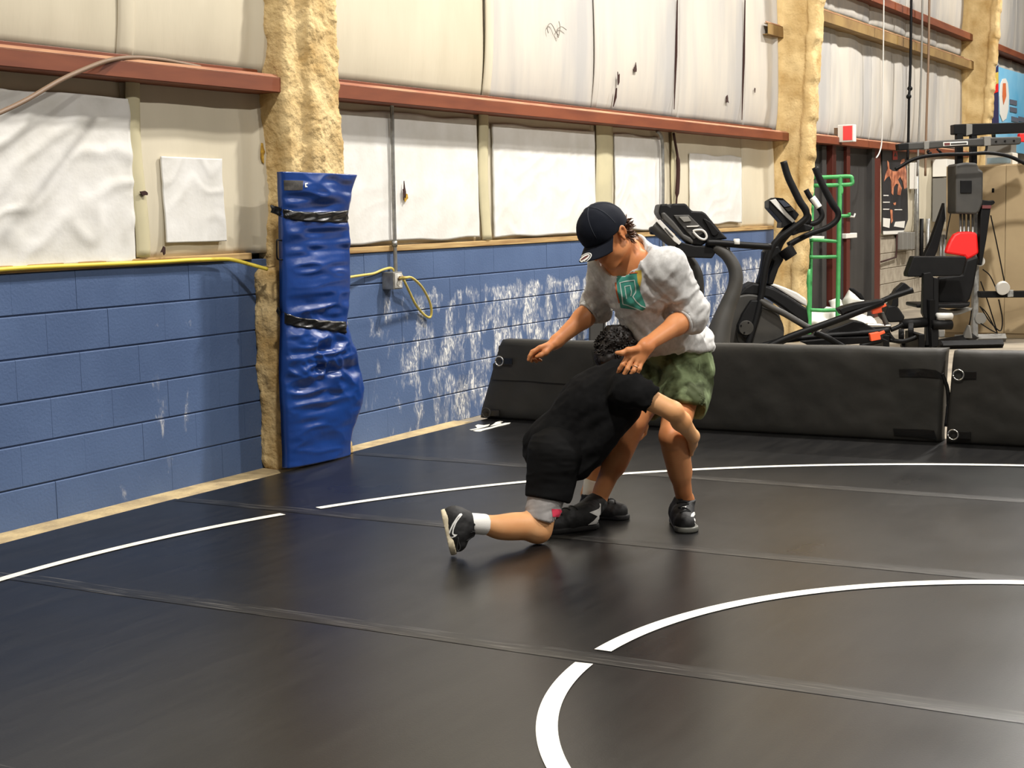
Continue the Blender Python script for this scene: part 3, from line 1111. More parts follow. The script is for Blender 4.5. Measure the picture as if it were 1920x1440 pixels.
def shoe(parent, H, T, n, ank, sc=1.0, high=0.03, mat_sole=None, seed=0, name='shoe', lace_side=None):
    H, T, n, ank = map(np.asarray, (H, T, n, ank))
    e = nrm(T - H)
    n = nrm(n - e * np.dot(n, e))
    s = np.cross(e, n)
    L = np.linalg.norm(T - H)
    ad = nrm(ank - (H + e * 0.07))
    up = [cap_(H + e * 0.047 * sc + n * 0.048 * sc, H + e * 0.5 * L + n * 0.05 * sc, 0.041 * sc, 0.045 * sc, 0.02),
          cap_(H + e * 0.5 * L + n * 0.044 * sc, T - e * 0.046 * sc + n * 0.036 * sc, 0.046 * sc, 0.037 * sc, 0.02),
          cap_(H + e * 0.2 * L + s * 0.0 + n * 0.035 * sc, T - e * 0.07 * sc + s * 0.012 + n * 0.03 * sc, 0.04 * sc, 0.038 * sc, 0.02),
          cap_(H + e * 0.055 * sc + n * 0.06 * sc, ank + ad * high, 0.043 * sc, 0.043 * sc, 0.025),
          cap_(H + e * 0.55 * L + n * 0.055 * sc, ank + ad * (high - 0.02) + e * 0.012, 0.033 * sc, 0.036 * sc, 0.03)]
    V, F = sdf_mesh(up, 0.004, planes=[(H + n * 0.012 * sc, -n), (ank + ad * high, ad, ank + ad * high, 0.09)], relax=2)
    V = V + normals(V, F) * (0.0012 * fbm(V, 60, 2, seed))[:, None]
    tree = bvh(V, F)
    o = linkq(name, V, F, M_SHOE, parent)
    so = [cap_(H + e * 0.046 * sc + n * 0.012, H + e * 0.4 * L + n * 0.012, 0.045 * sc, 0.040 * sc, 0.02),
          cap_(H + e * 0.4 * L + n * 0.012, T - e * 0.052 * sc + n * 0.012, 0.041 * sc, 0.051 * sc, 0.02)]
    V2, F2 = sdf_mesh(so, 0.005, planes=[(H + n * 0.024 * sc, n), (H, -n)], relax=1)
    linkq('sole', V2, F2, mat_sole or M_SHOEG, o)
    # laces over the instep
    mb = MB()
    for k in range(5):
        c = H + e * (0.42 + 0.075 * k) * L + n * 0.3
        pts = []
        for t in np.linspace(-1, 1, 7):
            a = H + e * ((0.44 + 0.07 * k) * L + 0.01 * t * (-1) ** k) + s * 0.024 * t * sc + n * 0.25
            hit = tree.ray_cast(Vector(a), Vector(-n))
            if hit[0] is not None:
                pts.append(A(hit[0]) + n * 0.002)
        if len(pts) > 3:
            mb.tube(pts, 0.003, 6)
    if mb.V:
        mb.build('lace', M_LACE, o, smooth=True)
    return o, tree


def hair_clumps(c, ax, rad, n, ln, r0, seed, cond, curl=0.5, droop=0.3):
    rg = np.random.default_rng(seed)
    mb = MB()
    ax = [nrm(a) for a in ax]
    cnt = 0
    while cnt < n:
        v = nrm(rg.normal(size=3))
        if not cond(v):
            continue
        cnt += 1
        p = c + ax[0] * v[0] * rad[0] + ax[1] * v[1] * rad[1] + ax[2] * v[2] * rad[2]
        d = nrm(ax[0] * v[0] + ax[1] * v[1] + ax[2] * v[2])
        t = nrm(np.cross(d, rg.normal(size=3)))
        b = np.cross(d, t)
        l = ln * rg.uniform(0.6, 1.3)
        pts = []
        for q in np.linspace(0, 1, 5):
            a = q * curl * 6
            pts.append(p - d * 0.004 + d * l * q * 0.8 + (t * math.cos(a) + b * math.sin(a)) * l * 0.25 * q + t * l * 0.35 * q - UPZ * droop * l * q * q)
        mb.tube(pts, [r0, r0 * 0.95, r0 * 0.8, r0 * 0.5, r0 * 0.12], 5)
    return mb


# ---------------------------------------------------------------- standing man
def build_man():
    hc = J(1137, 441, 6.36)
    hu = nrm(-0.55 * CR + 0.72 * CU + 0.42 * CT)
    hf = -0.55 * CR - 0.68 * CU + 0.42 * CT
    hf = nrm(hf - hu * np.dot(hf, hu))
    hl = np.cross(hu, hf)
    HA = (hl, hf, hu)
    neck = J(1194, 476, 6.47)
    shl, shr = J(1252, 503, 6.36), J(1139, 498, 6.54)
    elL, wrL = J(1296, 590, 6.44), J(1212, 647, 6.24)
    elR, wrR = J(1119, 574, 6.68), J(1044, 640, 6.60)
    pel = J(1266, 672, 6.76)
    hipL, hipR = J(1288, 694, 6.72), J(1241, 700, 6.88)
    knL, anL = J(1263, 818, 6.43), J(1284, 938, 6.64)
    knR, anR = J(1186, 792, 6.60), J(1121, 940, 6.72)
    tu = nrm(neck - pel)
    tl = nrm(shl - shr)
    tl = nrm(tl - tu * np.dot(tl, tu))
    tf = np.cross(tl, tu)
    TA = (tl, tf, tu)
    midsh = (shl + shr) / 2
    chest = midsh - tu * 0.11
    belly = J(1236, 612, 6.63)
    # --- body, one skin
    P = [ell(chest, (0.165, 0.105, 0.19), TA, 0.03), ell(belly, (0.145, 0.10, 0.17), TA, 0.05), ell(pel, (0.16, 0.115, 0.13), TA, 0.05),
         cap_(shr, shl, 0.062, 0.062, 0.04), cap_(neck - tu * 0.03, hc - hu * 0.05 - hf * 0.02, 0.064, 0.056, 0.03)]
    # head
    P += [ell(hc + hu * 0.022 - hf * 0.008, (0.076, 0.098, 0.104), HA, 0.02),
          ell(hc + hf * 0.030 - hu * 0.055, (0.060, 0.068, 0.070), HA, 0.03),
          ell(hc + hf * 0.066 - hu * 0.106, (0.026, 0.024, 0.022), HA, 0.03),
          cap_(hc + hf * 0.086 + hu * 0.008, hc + hf * 0.112 - hu * 0.032, 0.009, 0.013, 0.012),
          ell(hc + hf * 0.084 - hu * 0.070, (0.024, 0.014, 0.012), HA, 0.012),
          ell(hc + hf * 0.080 + hu * 0.028, (0.050, 0.020, 0.012), HA, 0.02)]
    for sgn in (-1, 1):
        P += [ell(hc + hl * 0.040 * sgn + hf * 0.062 - hu * 0.025, (0.022, 0.020, 0.020), HA, 0.02),
              ell(hc + hl * 0.052 * sgn - hu * 0.075 + hf * 0.005, (0.018, 0.04, 0.02), HA, 0.03),
              ell(hc + hl * 0.030 * sgn + hf * 0.080 + hu * 0.008, (0.014, 0.010, 0.009), HA, 0.006)]
        ec = hc + hl * 0.080 * sgn - hf * 0.012 - hu * 0.006
        ra = 0.0
        prev = None
        for k in range(9):                              # ear rim
            a = -2.2 + k * 4.4 / 8
            q = ec + hu * (0.026 * math.cos(a)) - hf * 0.0 + hf * (-0.017 * math.sin(a + 0.3) - 0.004) + hl * sgn * (0.008)
            if prev is not None:
                P.append(cap_(prev, q, 0.0055, 0.0055, 0.004))
            prev = q
        P += [ell(ec + hl * sgn * 0.001, (0.006, 0.016, 0.025), HA, 0.006), ell(ec - hu * 0.027 + hf * 0.004 + hl * sgn * 0.003, (0.006, 0.008, 0.010), HA, 0.006)]
    # arms
    P += [cap_(shl, elL, 0.052, 0.044, 0.03), cap_(elL, elL + (wrL - elL) * 0.35, 0.043, 0.045, 0.02), cap_(elL + (wrL - elL) * 0.3, wrL, 0.045, 0.0285, 0.02),
          cap_(shr, elR, 0.052, 0.044, 0.03), cap_(elR, elR + (wrR - elR) * 0.35, 0.043, 0.046, 0.02), cap_(elR + (wrR - elR) * 0.3, wrR, 0.046, 0.0285, 0.02)]
    # left hand, back towards the lens, fingers spread downwards
    dpt = 6.215
    mc = {'i': J(1177, 668, dpt), 'm': J(1185, 672, dpt - 0.003), 'r': J(1195, 676, dpt + 0.002), 'l': J(1204, 677, dpt + 0.010)}
    tips = {'i': (J(1167, 684, dpt - 0.012), J(1162, 692, dpt - 0.004), J(1159, 699, dpt + 0.008)),
            'm': (J(1176, 692, dpt - 0.016), J(1171, 701, dpt - 0.008), J(1167.5, 709, dpt + 0.006)),
            'r': (J(1188, 695, dpt - 0.012), J(1183, 703, dpt - 0.004), J(1179.5, 711, dpt + 0.008)),
            'l': (J(1199, 692, dpt - 0.004), J(1195, 700, dpt + 0.004), J(1192, 706, dpt + 0.014))}
    wr2 = J(1208, 650, dpt + 0.012)
    for k in 'imrl':
        P.append(cap_(wr2 + (mc[k] - mc['m']) * 0.5, mc[k], 0.0165, 0.0125, 0.014))
    P.append(cap_(wrL, wr2, 0.0285, 0.024, 0.02))
    for k, r in (('i', 0.0102), ('m', 0.0105), ('r', 0.0100), ('l', 0.0090)):
        P += chain([mc[k]] + list(tips[k]), [r * 1.08, r, r * 0.93, r * 0.8], 0.0035)
    th = [J(1194, 655, dpt - 0.004), J(1178, 657, dpt - 0.022), J(1166, 662, dpt - 0.026), J(1156, 661.5, dpt - 0.020)]
    P += chain(th, [0.017, 0.013, 0.0112, 0.0085], 0.008)
    P.append(cap_(th[1], mc['i'], 0.010, 0.010, 0.012))
    # right hand, palm down, fingers curled over
    d2 = 6.58
    wq = J(1038, 646, d2 + 0.005)
    P.append(cap_(wrR, wq, 0.0285, 0.024, 0.02))
    kn = [J(1013, 652, d2 - 0.034), J(1011, 653, d2 - 0.012), J(1010, 655, d2 + 0.010), J(1012, 658, d2 + 0.030)]
    for q in kn:
        P.append(cap_(wq + (q - kn[1]) * 0.45, q, 0.0165, 0.0125, 0.014))
    fin = [[J(1001, 659, d2 - 0.038), J(994, 667, d2 - 0.038), J(991, 675, d2 - 0.034)],
           [J(998, 660, d2 - 0.012), J(993, 669, d2 - 0.008), J(997, 677, d2 - 0.004)],
           [J(1001, 664, d2 + 0.012), J(1000, 673, d2 + 0.014), J(1006, 678, d2 + 0.012)],
           [J(1006, 667, d2 + 0.034), J(1008, 674, d2 + 0.034), J(1014, 676, d2 + 0.028)]]
    for q, f, r in zip(kn, fin, (0.0102, 0.0105, 0.010, 0.009)):
        P += chain([q] + f, [r * 1.08, r, r * 0.93, r * 0.82], 0.0035)
    tq = [J(1032, 652, d2 - 0.02), J(1023, 661, d2 - 0.036), J(1014, 666, d2 - 0.040), J(1006, 669, d2 - 0.040)]
    P += chain(tq, [0.016, 0.013, 0.0110, 0.0085], 0.008)
    # legs
    P += [cap_(hipL, knL, 0.086, 0.060, 0.04), cap_(knL, anL, 0.056, 0.036, 0.03),
          ell(knL + CT * 0.030 - CR * 0.012 - CU * 0.006, (0.034, 0.036, 0.040), (CR, CT, CU), 0.025),
          ell(knL + CT * 0.046 - CR * 0.018 - CU * 0.004, (0.022, 0.018, 0.026), (CR, CT, CU), 0.014),
          cap_(knL + (anL - knL) * 0.20 + CT * 0.030 - CR * 0.016, knL + (anL - knL) * 0.85 + CT * 0.018 - CR * 0.004, 0.024, 0.018, 0.02),
          ell(knL + (hipL - knL) * 0.22 + CT * 0.030 - CR * 0.030, (0.030, 0.034, 0.055), (CR, CT, CU), 0.03),
          cap_(anL - UPZ * 0.0 + CR * 0.030, anL + UPZ * 0.02 + CR * 0.028, 0.012, 0.008, 0.012),
          cap_(knR + (anR - knR) * 0.15 - CR * 0.030, knR + (anR - knR) * 0.85 - CR * 0.016, 0.024, 0.018, 0.02),
          cap_(knL + (anL - knL) * 0.18 - CT * 0.012, knL + (anL - knL) * 0.52 + CR * 0.004 - CT * 0.012, 0.050, 0.045, 0.04),
          cap_(hipR, knR, 0.086, 0.058, 0.04), cap_(knR, anR, 0.054, 0.035, 0.03),
          cap_(knR + (anR - knR) * 0.16 + CR * 0.006, knR + (anR - knR) * 0.52 + CR * 0.008, 0.048, 0.044, 0.04)]
    for kk in (0.3, 1.0):
        pass
    # feet inside the shoes
    toeL = onZ(1291, 1001, 0.0)
    fd = nrm(AWAY * 1.0 - RGT * 0.05)
    heelL = toeL + fd * 0.285
    heelR = onZ(1122, 989, 0.0)
    fr_ = nrm(-RGT * 0.90 - AWAY * 0.40)
    toeR = heelR + fr_ * 0.275
    for a, h, t in ((anL, heelL, toeL), (anR, heelR, toeR)):
        P += [cap_(a, h + (t - h) * 0.22 + UPZ * 0.05, 0.036, 0.034, 0.02), cap_(h + (t - h) * 0.22 + UPZ * 0.05, t - nrm(t - h) * 0.06 + UPZ * 0.034, 0.034, 0.026, 0.02)]
    V, F = sdf_mesh(P, 0.0042, relax=1)
    body = linkq('person', V, F, M_SKIN_MAN)
    tag(body, 'standing person in grey sweatshirt, green shorts and dark cap, bending forward', 'person')
    tree_body = bvh(V, F)
    # nails
    for k in 'imrl':
        t = tips[k][2]
        d = nrm(tips[k][2] - tips[k][1])
        mb = MB().ball(t + d * 0.003 + CT * 0.0065 - CU * 0.0, 0.004, 8, (np.cross(d, CT), d, CT), (0.0048, 0.0058, 0.0022))
        mb.build('fingernail', M_NAIL, body, smooth=True)
    # ring on the ring finger
    a, b = mc['r'], tips['r'][0]
    c = a + (b - a) * 0.62
    d = nrm(b - a)
    x = nrm(np.cross(d, CT))
    y = np.cross(d, x)
    mb = MB()
    pts = [c + (x * math.cos(t) + y * math.sin(t)) * 0.0112 for t in np.linspace(0, 2 * math.pi, 21)]
    mb.tube(pts, 0.0017, 6)
    mb.build('finger_ring', M_GOLD, body, smooth=True)
    decal('tattoo', [(1093, 570), (1103, 571), (1111, 579), (1115, 588), (1110, 589), (1103, 581)], tree_body, M_INK, body, off=0.0008, step=2.5)

    # --- sweatshirt
    S = [ell(chest + tf * 0.004, (0.190, 0.128, 0.205), TA, 0.03), ell(belly + tf * 0.004, (0.172, 0.122, 0.185), TA, 0.05),
         ell(pel + tu * 0.03, (0.180, 0.130, 0.14), TA, 0.05),
         cap_(shr, shl, 0.074, 0.078, 0.04), cap_(midsh, neck, 0.08, 0.070, 0.04),
         cap_(shl, elL, 0.080, 0.066, 0.03), cap_(elL, elL + (wrL - elL) * 0.24, 0.066, 0.058, 0.025),
         ell(elL + CU * 0.01 - CR * 0.005, (0.062, 0.06, 0.072), (CR, CT, CU), 0.03),
         cap_(shr, elR, 0.074, 0.060, 0.03), cap_(elR, elR + (wrR - elR) * 0.14, 0.060, 0.056, 0.025),
         cap_(J(1182, 545, 6.44), J(1211, 622, 6.50), 0.060, 0.050, 0.05),
         cap_(J(1262, 640, 6.62), J(1302, 640, 6.70), 0.09, 0.075, 0.05)]
    hem = J(1268, 664, 6.70)
    hn = nrm(0.11 * CR - CU + 0.06 * CT)
    dL, dR = nrm(wrL - elL), nrm(wrR - elR)
    nk = neck + (hc - neck) * 0.10
    nn = nrm(hc - hu * 0.05 - neck)
    cuts = [cap_(nk + nn * 0.03, nk + nn * 0.30, 0.069, 0.10, 0), cap_(elL + dL * 0.066, wrL, 0.050, 0.05, 0), cap_(elR + dR * 0.040, wrR, 0.050, 0.05, 0)]
    V, F = sdf_mesh(S, 0.005, planes=[(hem, hn), (nk, nn, nk + nn * 0.06, 0.13), (elL + dL * 0.070, dL, elL + dL * 0.08, 0.1), (elR + dR * 0.044, dR, elR + dR * 0.06, 0.1)], cuts=cuts, relax=2)

    def wgt(V):
        w = 0.45 * np.ones(len(V))
        for c, r, a in ((elL, 0.13, 1.3), (elR, 0.12, 1.2), (belly - tu * 0.08, 0.17, 0.9), (hem, 0.16, 0.7)):
            w = w + a * np.exp(-((V - c) ** 2).sum(1) / (2 * (r * 0.6) ** 2))
        return w
    V = folds(V, F, 0.0088, (4, 9, 20), (nrm(tl + 0.5 * tu), tf, nrm(tu - 0.5 * tl)), 3, wgt)
    # hang folds from the shoulder towards the waist
    q = V @ np.array([nrm(tl * 0.8 + tu * 0.5), tf, nrm(tu * 0.8 - tl * 0.5)]).T * A((16, 6, 3.2))
    V = V + normals(V, F) * (0.0085 * (1 - 1.7 * np.abs(fbm(q, 1.0, 2, 41))))[:, None]
    tree = bvh(V, F)
    shirt = linkq('sweatshirt', V, F, M_SWEAT, body)
    # collar, cuffs and hem bands
    mb = MB()
    x = nrm(np.cross(nn, CT))
    y = np.cross(nn, x)
    pts = [nk - nn * 0.002 + (x * math.cos(t) + y * math.sin(t)) * 0.073 for t in np.linspace(0, 2 * math.pi, 33)]
    mb.tube(pts, 0.0085, 8)
    mb.build('collar', M_SWEAT, shirt, smooth=True)
    mb = MB()
    for e0, dd, off, rr in ((elL, dL, 0.064, 0.056), (elR, dR, 0.040, 0.054)):
        mb = MB()
        x = nrm(np.cross(dd, CT))
        y = np.cross(dd, x)
        for o2 in (0.0, 0.012):
            pts = [e0 + dd * (off + o2) + (x * math.cos(t) + y * math.sin(t)) * (rr - o2 * 0.25) for t in np.linspace(0, 2 * math.pi, 29)]
            mb.tube(pts, 0.008, 8)
        mb.build('cuff', M_SWEAT, shirt, smooth=True)
    # chest print
    def pr(name, poly, m, off=0.002):
        return decal(name, poly, tree, m, shirt, off=off, step=3)

    def stroke(name, line, w, m, off):
        L_, R_ = [], []
        for i, p in enumerate(line):
            a = A(line[max(i - 1, 0)], float) if False else np.array(line[max(i - 1, 0)], float)
            b = np.array(line[min(i + 1, len(line) - 1)], float)
            d = b - a
            d = d / (np.linalg.norm(d) + 1e-9)
            nrm2 = np.array([-d[1], d[0]])
            L_.append(tuple(np.array(p) + nrm2 * w))
            R_.append(tuple(np.array(p) - nrm2 * w))
        return decal(name, L_ + R_[::-1], tree, m, shirt, off=off, step=2.5)
    pr('chest_print', [(1156, 516), (1194, 512), (1197, 530), (1200, 545), (1210, 571), (1211, 578), (1205, 582), (1164, 577), (1158, 545)], M_TEAL, 0.0018)
    pr('chest_print', [(1190, 508), (1203, 506), (1204, 520), (1200, 538), (1196, 530), (1194, 513)], M_YEL, 0.0022)
    stroke('chest_print', [(1149, 514), (1170, 513), (1196, 511)], 1.0, M_ORA, 0.003)
    stroke('chest_print', [(1155, 530), (1157, 548), (1162, 568)], 1.2, M_ORA, 0.003)
    stroke('chest_print', [(1169, 570), (1166, 550), (1163, 530), (1176, 527), (1190, 525), (1192, 538), (1192, 548), (1187, 556), (1193, 565), (1202, 573), (1211, 577)], 1.0, M_WPRINT, 0.0032)
    stroke('chest_print', [(1175, 560), (1173, 545), (1172, 537), (1182, 535), (1184, 546), (1183, 555)], 0.9, M_WPRINT, 0.0032)
    stroke('chest_print', [(1169, 570), (1178, 572), (1190, 577), (1206, 584)], 0.9, M_WPRINT, 0.0032)

    # --- shorts
    S = [ell(pel, (0.176, 0.128, 0.13), TA, 0.05), ell(pel + tu * 0.07, (0.165, 0.116, 0.12), TA, 0.04), ell(belly - tu * 0.05, (0.158, 0.112, 0.14), TA, 0.04),
         cap_(hipL, hipL + (knL - hipL) * 0.56, 0.108, 0.104, 0.05), cap_(hipR, hipR + (knR - hipR) * 0.56, 0.106, 0.098, 0.05),
         cap_(hipL + CR * 0.02, J(1290, 752, 6.62), 0.085, 0.092, 0.04)]
    tL, tR = nrm(knL - hipL), nrm(knR - hipR)
    hL = J(1284, 768, 6.56)
    hR = hipR + (knR - hipR) * 0.60
    nL = nrm(-CU * 0.9 + CT * 0.35 - CR * 0.12)
    V, F = sdf_mesh(S, 0.0052, planes=[(hL, nL, hL, 0.17), (hR, tR, hR, 0.13), (pel + tu * 0.13, tu)],
                    cuts=[cap_(hL - nL * 0.02 + CR * 0.0, hL + nL * 0.1, 0.085, 0.12, 0), cap_(hR - tR * 0.015, hR + tR * 0.1, 0.08, 0.1, 0)], relax=2)
    V = folds(V, F, 0.0095, (15, 8, 3.5), (nrm(CR + 0.4 * CU), CT, nrm(CU - 0.4 * CR)), 12)
    sh = linkq('shorts', V, F, M_CAMO, body)
    mb = MB().tube(catmull([J(1306, 672, 6.62), J(1310, 685, 6.60), J(1309, 702, 6.59), J(1311, 712, 6.585)], 5), 0.005, 6)
    mb.build('pocket_seam', M_CAMO, sh, smooth=True)

    # --- cap
    cc = hc + hu * 0.030 - hf * 0.006
    rim_n = nrm(-hu * 0.97 + hf * 0.10)
    V, F = sdf_mesh([ell(cc, (0.094, 0.116, 0.116), HA, 0.02), ell(cc + hf * 0.03 + hu * 0.03, (0.08, 0.075, 0.078), HA, 0.03)], 0.004,
                    planes=[(hc + hu * 0.012, rim_n)], cuts=[ell(hc + hu * 0.004 - hf * 0.006, (0.080, 0.100, 0.09), HA, 0)], relax=2)
    V = V + normals(V, F) * (0.0022 * fbm(V, 16, 2, 7))[:, None]
    capo = linkq('cap', V, F, M_CAP, body)
    ctree = bvh(V, F)
    mb = MB()
    for a in (0, math.pi / 3, 2 * math.pi / 3):
        pts = []
        for t in np.linspace(-1.35, 1.35, 23):
            d = nrm((hl * math.cos(a) + hf * math.sin(a)) * math.sin(t) + hu * math.cos(t))
            hit = ctree.ray_cast(Vector(cc + d * 0.4), Vector(-d))
            if hit[0] is not None:
                pts.append(A(hit[0]) + d * 0.0004)
        mb.tube(pts, 0.0016, 6)
    mb.build('cap_seam', M_CAPS, capo, smooth=True)
    MB().ball(cc + hu * 0.113, 0.008, 10, HA, (0.009, 0.009, 0.005)).build('cap_button', M_CAP, capo, smooth=True)

    b0 = hc + hu * 0.026

    def brim(u, v):
        a = (u - 0.5) * 2 * 1.25
        r0x, r0y = 0.086, 0.102
        xin, yin = r0x * np.sin(a), r0y * np.cos(a)
        ext = 0.078 * np.cos(a * 0.62) ** 1.3
        X = xin * (1 + 0.06 * v)
        Y = yin + ext * v
        Z = -0.030 * (X / 0.085) ** 2 * (0.35 + 0.65 * v) - 0.020 * v
        p = b0[None, :] + X[:, None] * hl + Y[:, None] * hf + Z[:, None] * hu
        return p[:, 0], p[:, 1], p[:, 2]
    Vb, Fb = grid(brim, 28, 10)
    V3, F3 = solidsheet(Vb, Fb, 28, 10, -hu * 0.004)
    bo = link('cap_brim', V3, F3, M_CAP, capo, smooth=True)
    btree = BVHTree.FromPolygons([tuple(v) for v in V3], [tuple(f) for f in F3])
    for rx, ry, m, of in ((14.5, 7.2, M_SHOEW, 0.0012), (12.6, 5.8, M_CAP, 0.0018), (10.8, 4.6, M_SHOEW, 0.0024), (9.0, 1.7, M_PRUNE, 0.0030)):
        th_ = math.radians(-33)
        poly = []
        for t in np.linspace(0, 2 * math.pi, 25)[:-1]:
            a_, b_ = rx * math.cos(t), ry * math.sin(t)
            poly.append((1097 + a_ * math.cos(th_) - b_ * math.sin(th_), 484 + a_ * math.sin(th_) + b_ * math.cos(th_)))
        decal('brim_sticker', poly, btree, m, bo, off=of, step=2.5)
    decal('cap_emblem', [(1080, 444), (1084, 443), (1086, 452), (1093, 455), (1092, 459), (1085, 459), (1082, 453)], ctree, M_CAPS, capo, off=0.0015, step=2)

    # --- hair showing under the cap at the nape
    V, F = sdf_mesh([ell(hc - hf * 0.040 - hu * 0.014, (0.073, 0.068, 0.072), HA, 0.02), ell(hc - hf * 0.062 - hu * 0.055, (0.045, 0.035, 0.035), HA, 0.03)], 0.005,
                    planes=[(hc + hu * 0.04, hu), (hc - hf * 0.004, hf)], relax=1)
    V = V + normals(V, F) * (0.006 * fbm(V, 45, 3, 2))[:, None]
    hair = linkq('hair', V, F, M_HAIRM, body)
    mb = hair_clumps(hc - hf * 0.038 - hu * 0.018, HA, (0.074, 0.070, 0.070), 150, 0.042, 0.0050, 5, lambda v: v[1] < -0.05 and -0.85 < v[2] < 0.35, curl=0.5, droop=0.1)
    mb.build('hair_tuft', M_HAIRM, hair, smooth=True)

    # --- shoes
    s1, t1 = shoe(body, heelL, toeL, UPZ, anL, 1.05, 0.012, M_SHOEG, 1)
    for poly in ([(1296, 964), (1300, 960), (1302, 960), (1303, 965), (1300, 969), (1295, 969)], [(1301, 971), (1304, 975), (1306, 980), (1304, 980), (1301, 975)],
                 [(1302, 979), (1306, 986), (1310, 991), (1308, 993), (1303, 986)], [(1276, 951), (1287, 949), (1286, 952), (1277, 953)]):
        decal('shoe_stripe', poly, t1, M_SHOEW, s1, off=0.0015, step=1.5)
    s2, t2 = shoe(body, heelR, toeR, UPZ, anR, 1.05, 0.004, M_SHOE, 2)
    decal('shoe_stripe', [(1123.5, 944), (1126, 945), (1126, 956), (1125.5, 981), (1102, 984), (1113, 976), (1120, 968), (1105, 961), (1116, 957), (1122, 954), (1124.5, 950)],
          t2, M_SHOEW, s2, off=0.0018, step=2)
    return body


M_PRUNE = pm('dark_red_print', srgb(96, 40, 40), rough=0.6)
build_man()


# ---------------------------------------------------------------- kneeling wrestler
def build_boy():
    pel = J(1046, 836, 6.42)
    hipR, hipL = J(1042, 852, 6.33), J(1064, 846, 6.52)
    knR, anR = J(1008, 992, 6.31), J(880, 981, 6.15)
    knL, anL = J(1128, 836, 6.90), J(1104, 926, 6.92)
    neck = J(1160, 700, 6.41)
    hc = J(1157, 662, 6.51)
    shR, shL = J(1178, 730, 6.25), J(1140, 708, 6.55)
    elR, wrR = J(1262, 771, 6.22), J(1299, 818, 6.37)
    elL, wrL = J(1166, 764, 6.80), J(1203, 790, 6.75)
    tu = nrm(neck - pel)
    tl = nrm(shL - shR)
    tl = nrm(tl - tu * np.dot(tl, tu))
    tf = np.cross(tl, tu)
    TA = (tl, tf, tu)
    chest = neck - tu * 0.16
    hu = nrm(0.10 * CR + 0.95 * CU + 0.1 * CT)
    hf = 0.72 * CR - 0.30 * CU - 0.60 * CT
    hf = nrm(hf - hu * np.dot(hf, hu))
    hl = np.cross(hu, hf)
    HA = (hl, hf, hu)
    P = [ell(chest, (0.135, 0.095, 0.17), TA, 0.03), ell((chest + pel) / 2, (0.115, 0.085, 0.17), TA, 0.05), ell(pel, (0.125, 0.10, 0.11), TA, 0.05),
         cap_(shR, shL, 0.048, 0.048, 0.04), cap_(neck - tu * 0.02, hc - hu * 0.05, 0.05, 0.046, 0.03),
         ell(hc + hu * 0.018, (0.070, 0.088, 0.092), HA, 0.02), ell(hc + hf * 0.028 - hu * 0.05, (0.054, 0.058, 0.058), HA, 0.03),
         ell(hc + hf * 0.055 - hu * 0.09, (0.022, 0.022, 0.02), HA, 0.03),
         cap_(hc + hf * 0.074 + hu * 0.005, hc + hf * 0.092 - hu * 0.026, 0.007, 0.011, 0.01),
         ell(hc + hf * 0.070 - hu * 0.062, (0.02, 0.012, 0.011), HA, 0.01)]
    for sg in (-1, 1):
        P += [ell(hc + hl * sg * 0.072 - hu * 0.008 - hf * 0.008, (0.010, 0.018, 0.028), HA, 0.006),
              ell(hc + hl * sg * 0.028 + hf * 0.066 + hu * 0.004, (0.013, 0.010, 0.008), HA, 0.006)]
    # arms round the standing person's knees
    P += [cap_(shR, elR, 0.050, 0.041, 0.03), cap_(elR, elR + (wrR - elR) * 0.4, 0.039, 0.040, 0.02), cap_(elR + (wrR - elR) * 0.4, wrR, 0.040, 0.027, 0.02),
          cap_(shL, elL, 0.046, 0.038, 0.03), cap_(elL, wrL, 0.038, 0.027, 0.02)]
    # right hand hooks behind the knee
    hk = [J(1299, 832, 6.42), J(1296, 838, 6.47), J(1289, 836, 6.52)]
    P.append(cap_(wrR, hk[0], 0.026, 0.022, 0.02))
    for i in range(4):
        o = -CU * (0.018 * (i - 1.2)) + CT * 0.004 * i
        a = hk[0] + o * 0.55
        P.append(cap_(wrR + o * 0.3, a + (hk[1] - hk[0]) * 0.5, 0.015, 0.012, 0.012))
        ln = (0.9, 1.0, 0.95, 0.8)[i]
        P += chain([a + (hk[1] - hk[0]) * 0.5, hk[1] + o + (hk[2] - hk[1]) * 0.15 * ln, hk[2] + o + (hk[2] - hk[1]) * 0.25 * ln, hk[2] + o - CR * 0.032 * ln], [0.0105, 0.0095, 0.0088, 0.0075], 0.004)
    P += chain([wrR + CU * 0.004, J(1302, 822, 6.43), J(1299, 820, 6.475), J(1292, 818, 6.50)], [0.015, 0.0125, 0.0108, 0.0085], 0.008)
    # left hand comes round behind the other knee
    hq = [J(1205, 798, 6.73), J(1200, 808, 6.71), J(1192, 818, 6.69)]
    P.append(cap_(wrL, hq[0], 0.026, 0.022, 0.02))
    for i in range(4):
        o = CR * (0.013 * (i - 1.5)) - CU * 0.008 * (i - 1.5)
        P.append(cap_(hq[0] + o * 0.5, hq[1] + o, 0.0155, 0.012, 0.012))
        ln = (0.85, 1.0, 0.95, 0.8)[i]
        P += chain([hq[1] + o, hq[1] + o + (hq[2] - hq[1]) * 0.6 * ln, hq[1] + o + (hq[2] - hq[1]) * 1.05 * ln + CF * 0.006, hq[1] + o + (hq[2] - hq[1]) * 1.4 * ln + CF * 0.018], [0.0102, 0.0095, 0.0088, 0.0075], 0.004)
    P += chain([hq[0] - CR * 0.012, J(1192, 798, 6.70), J(1186, 806, 6.685), J(1181, 812, 6.68)], [0.014, 0.0122, 0.0108, 0.0085], 0.008)
    # legs
    toeR = J(846, 1046, 6.115)
    heelR = J(826, 955, 6.135)
    toeR[2] = 0.004
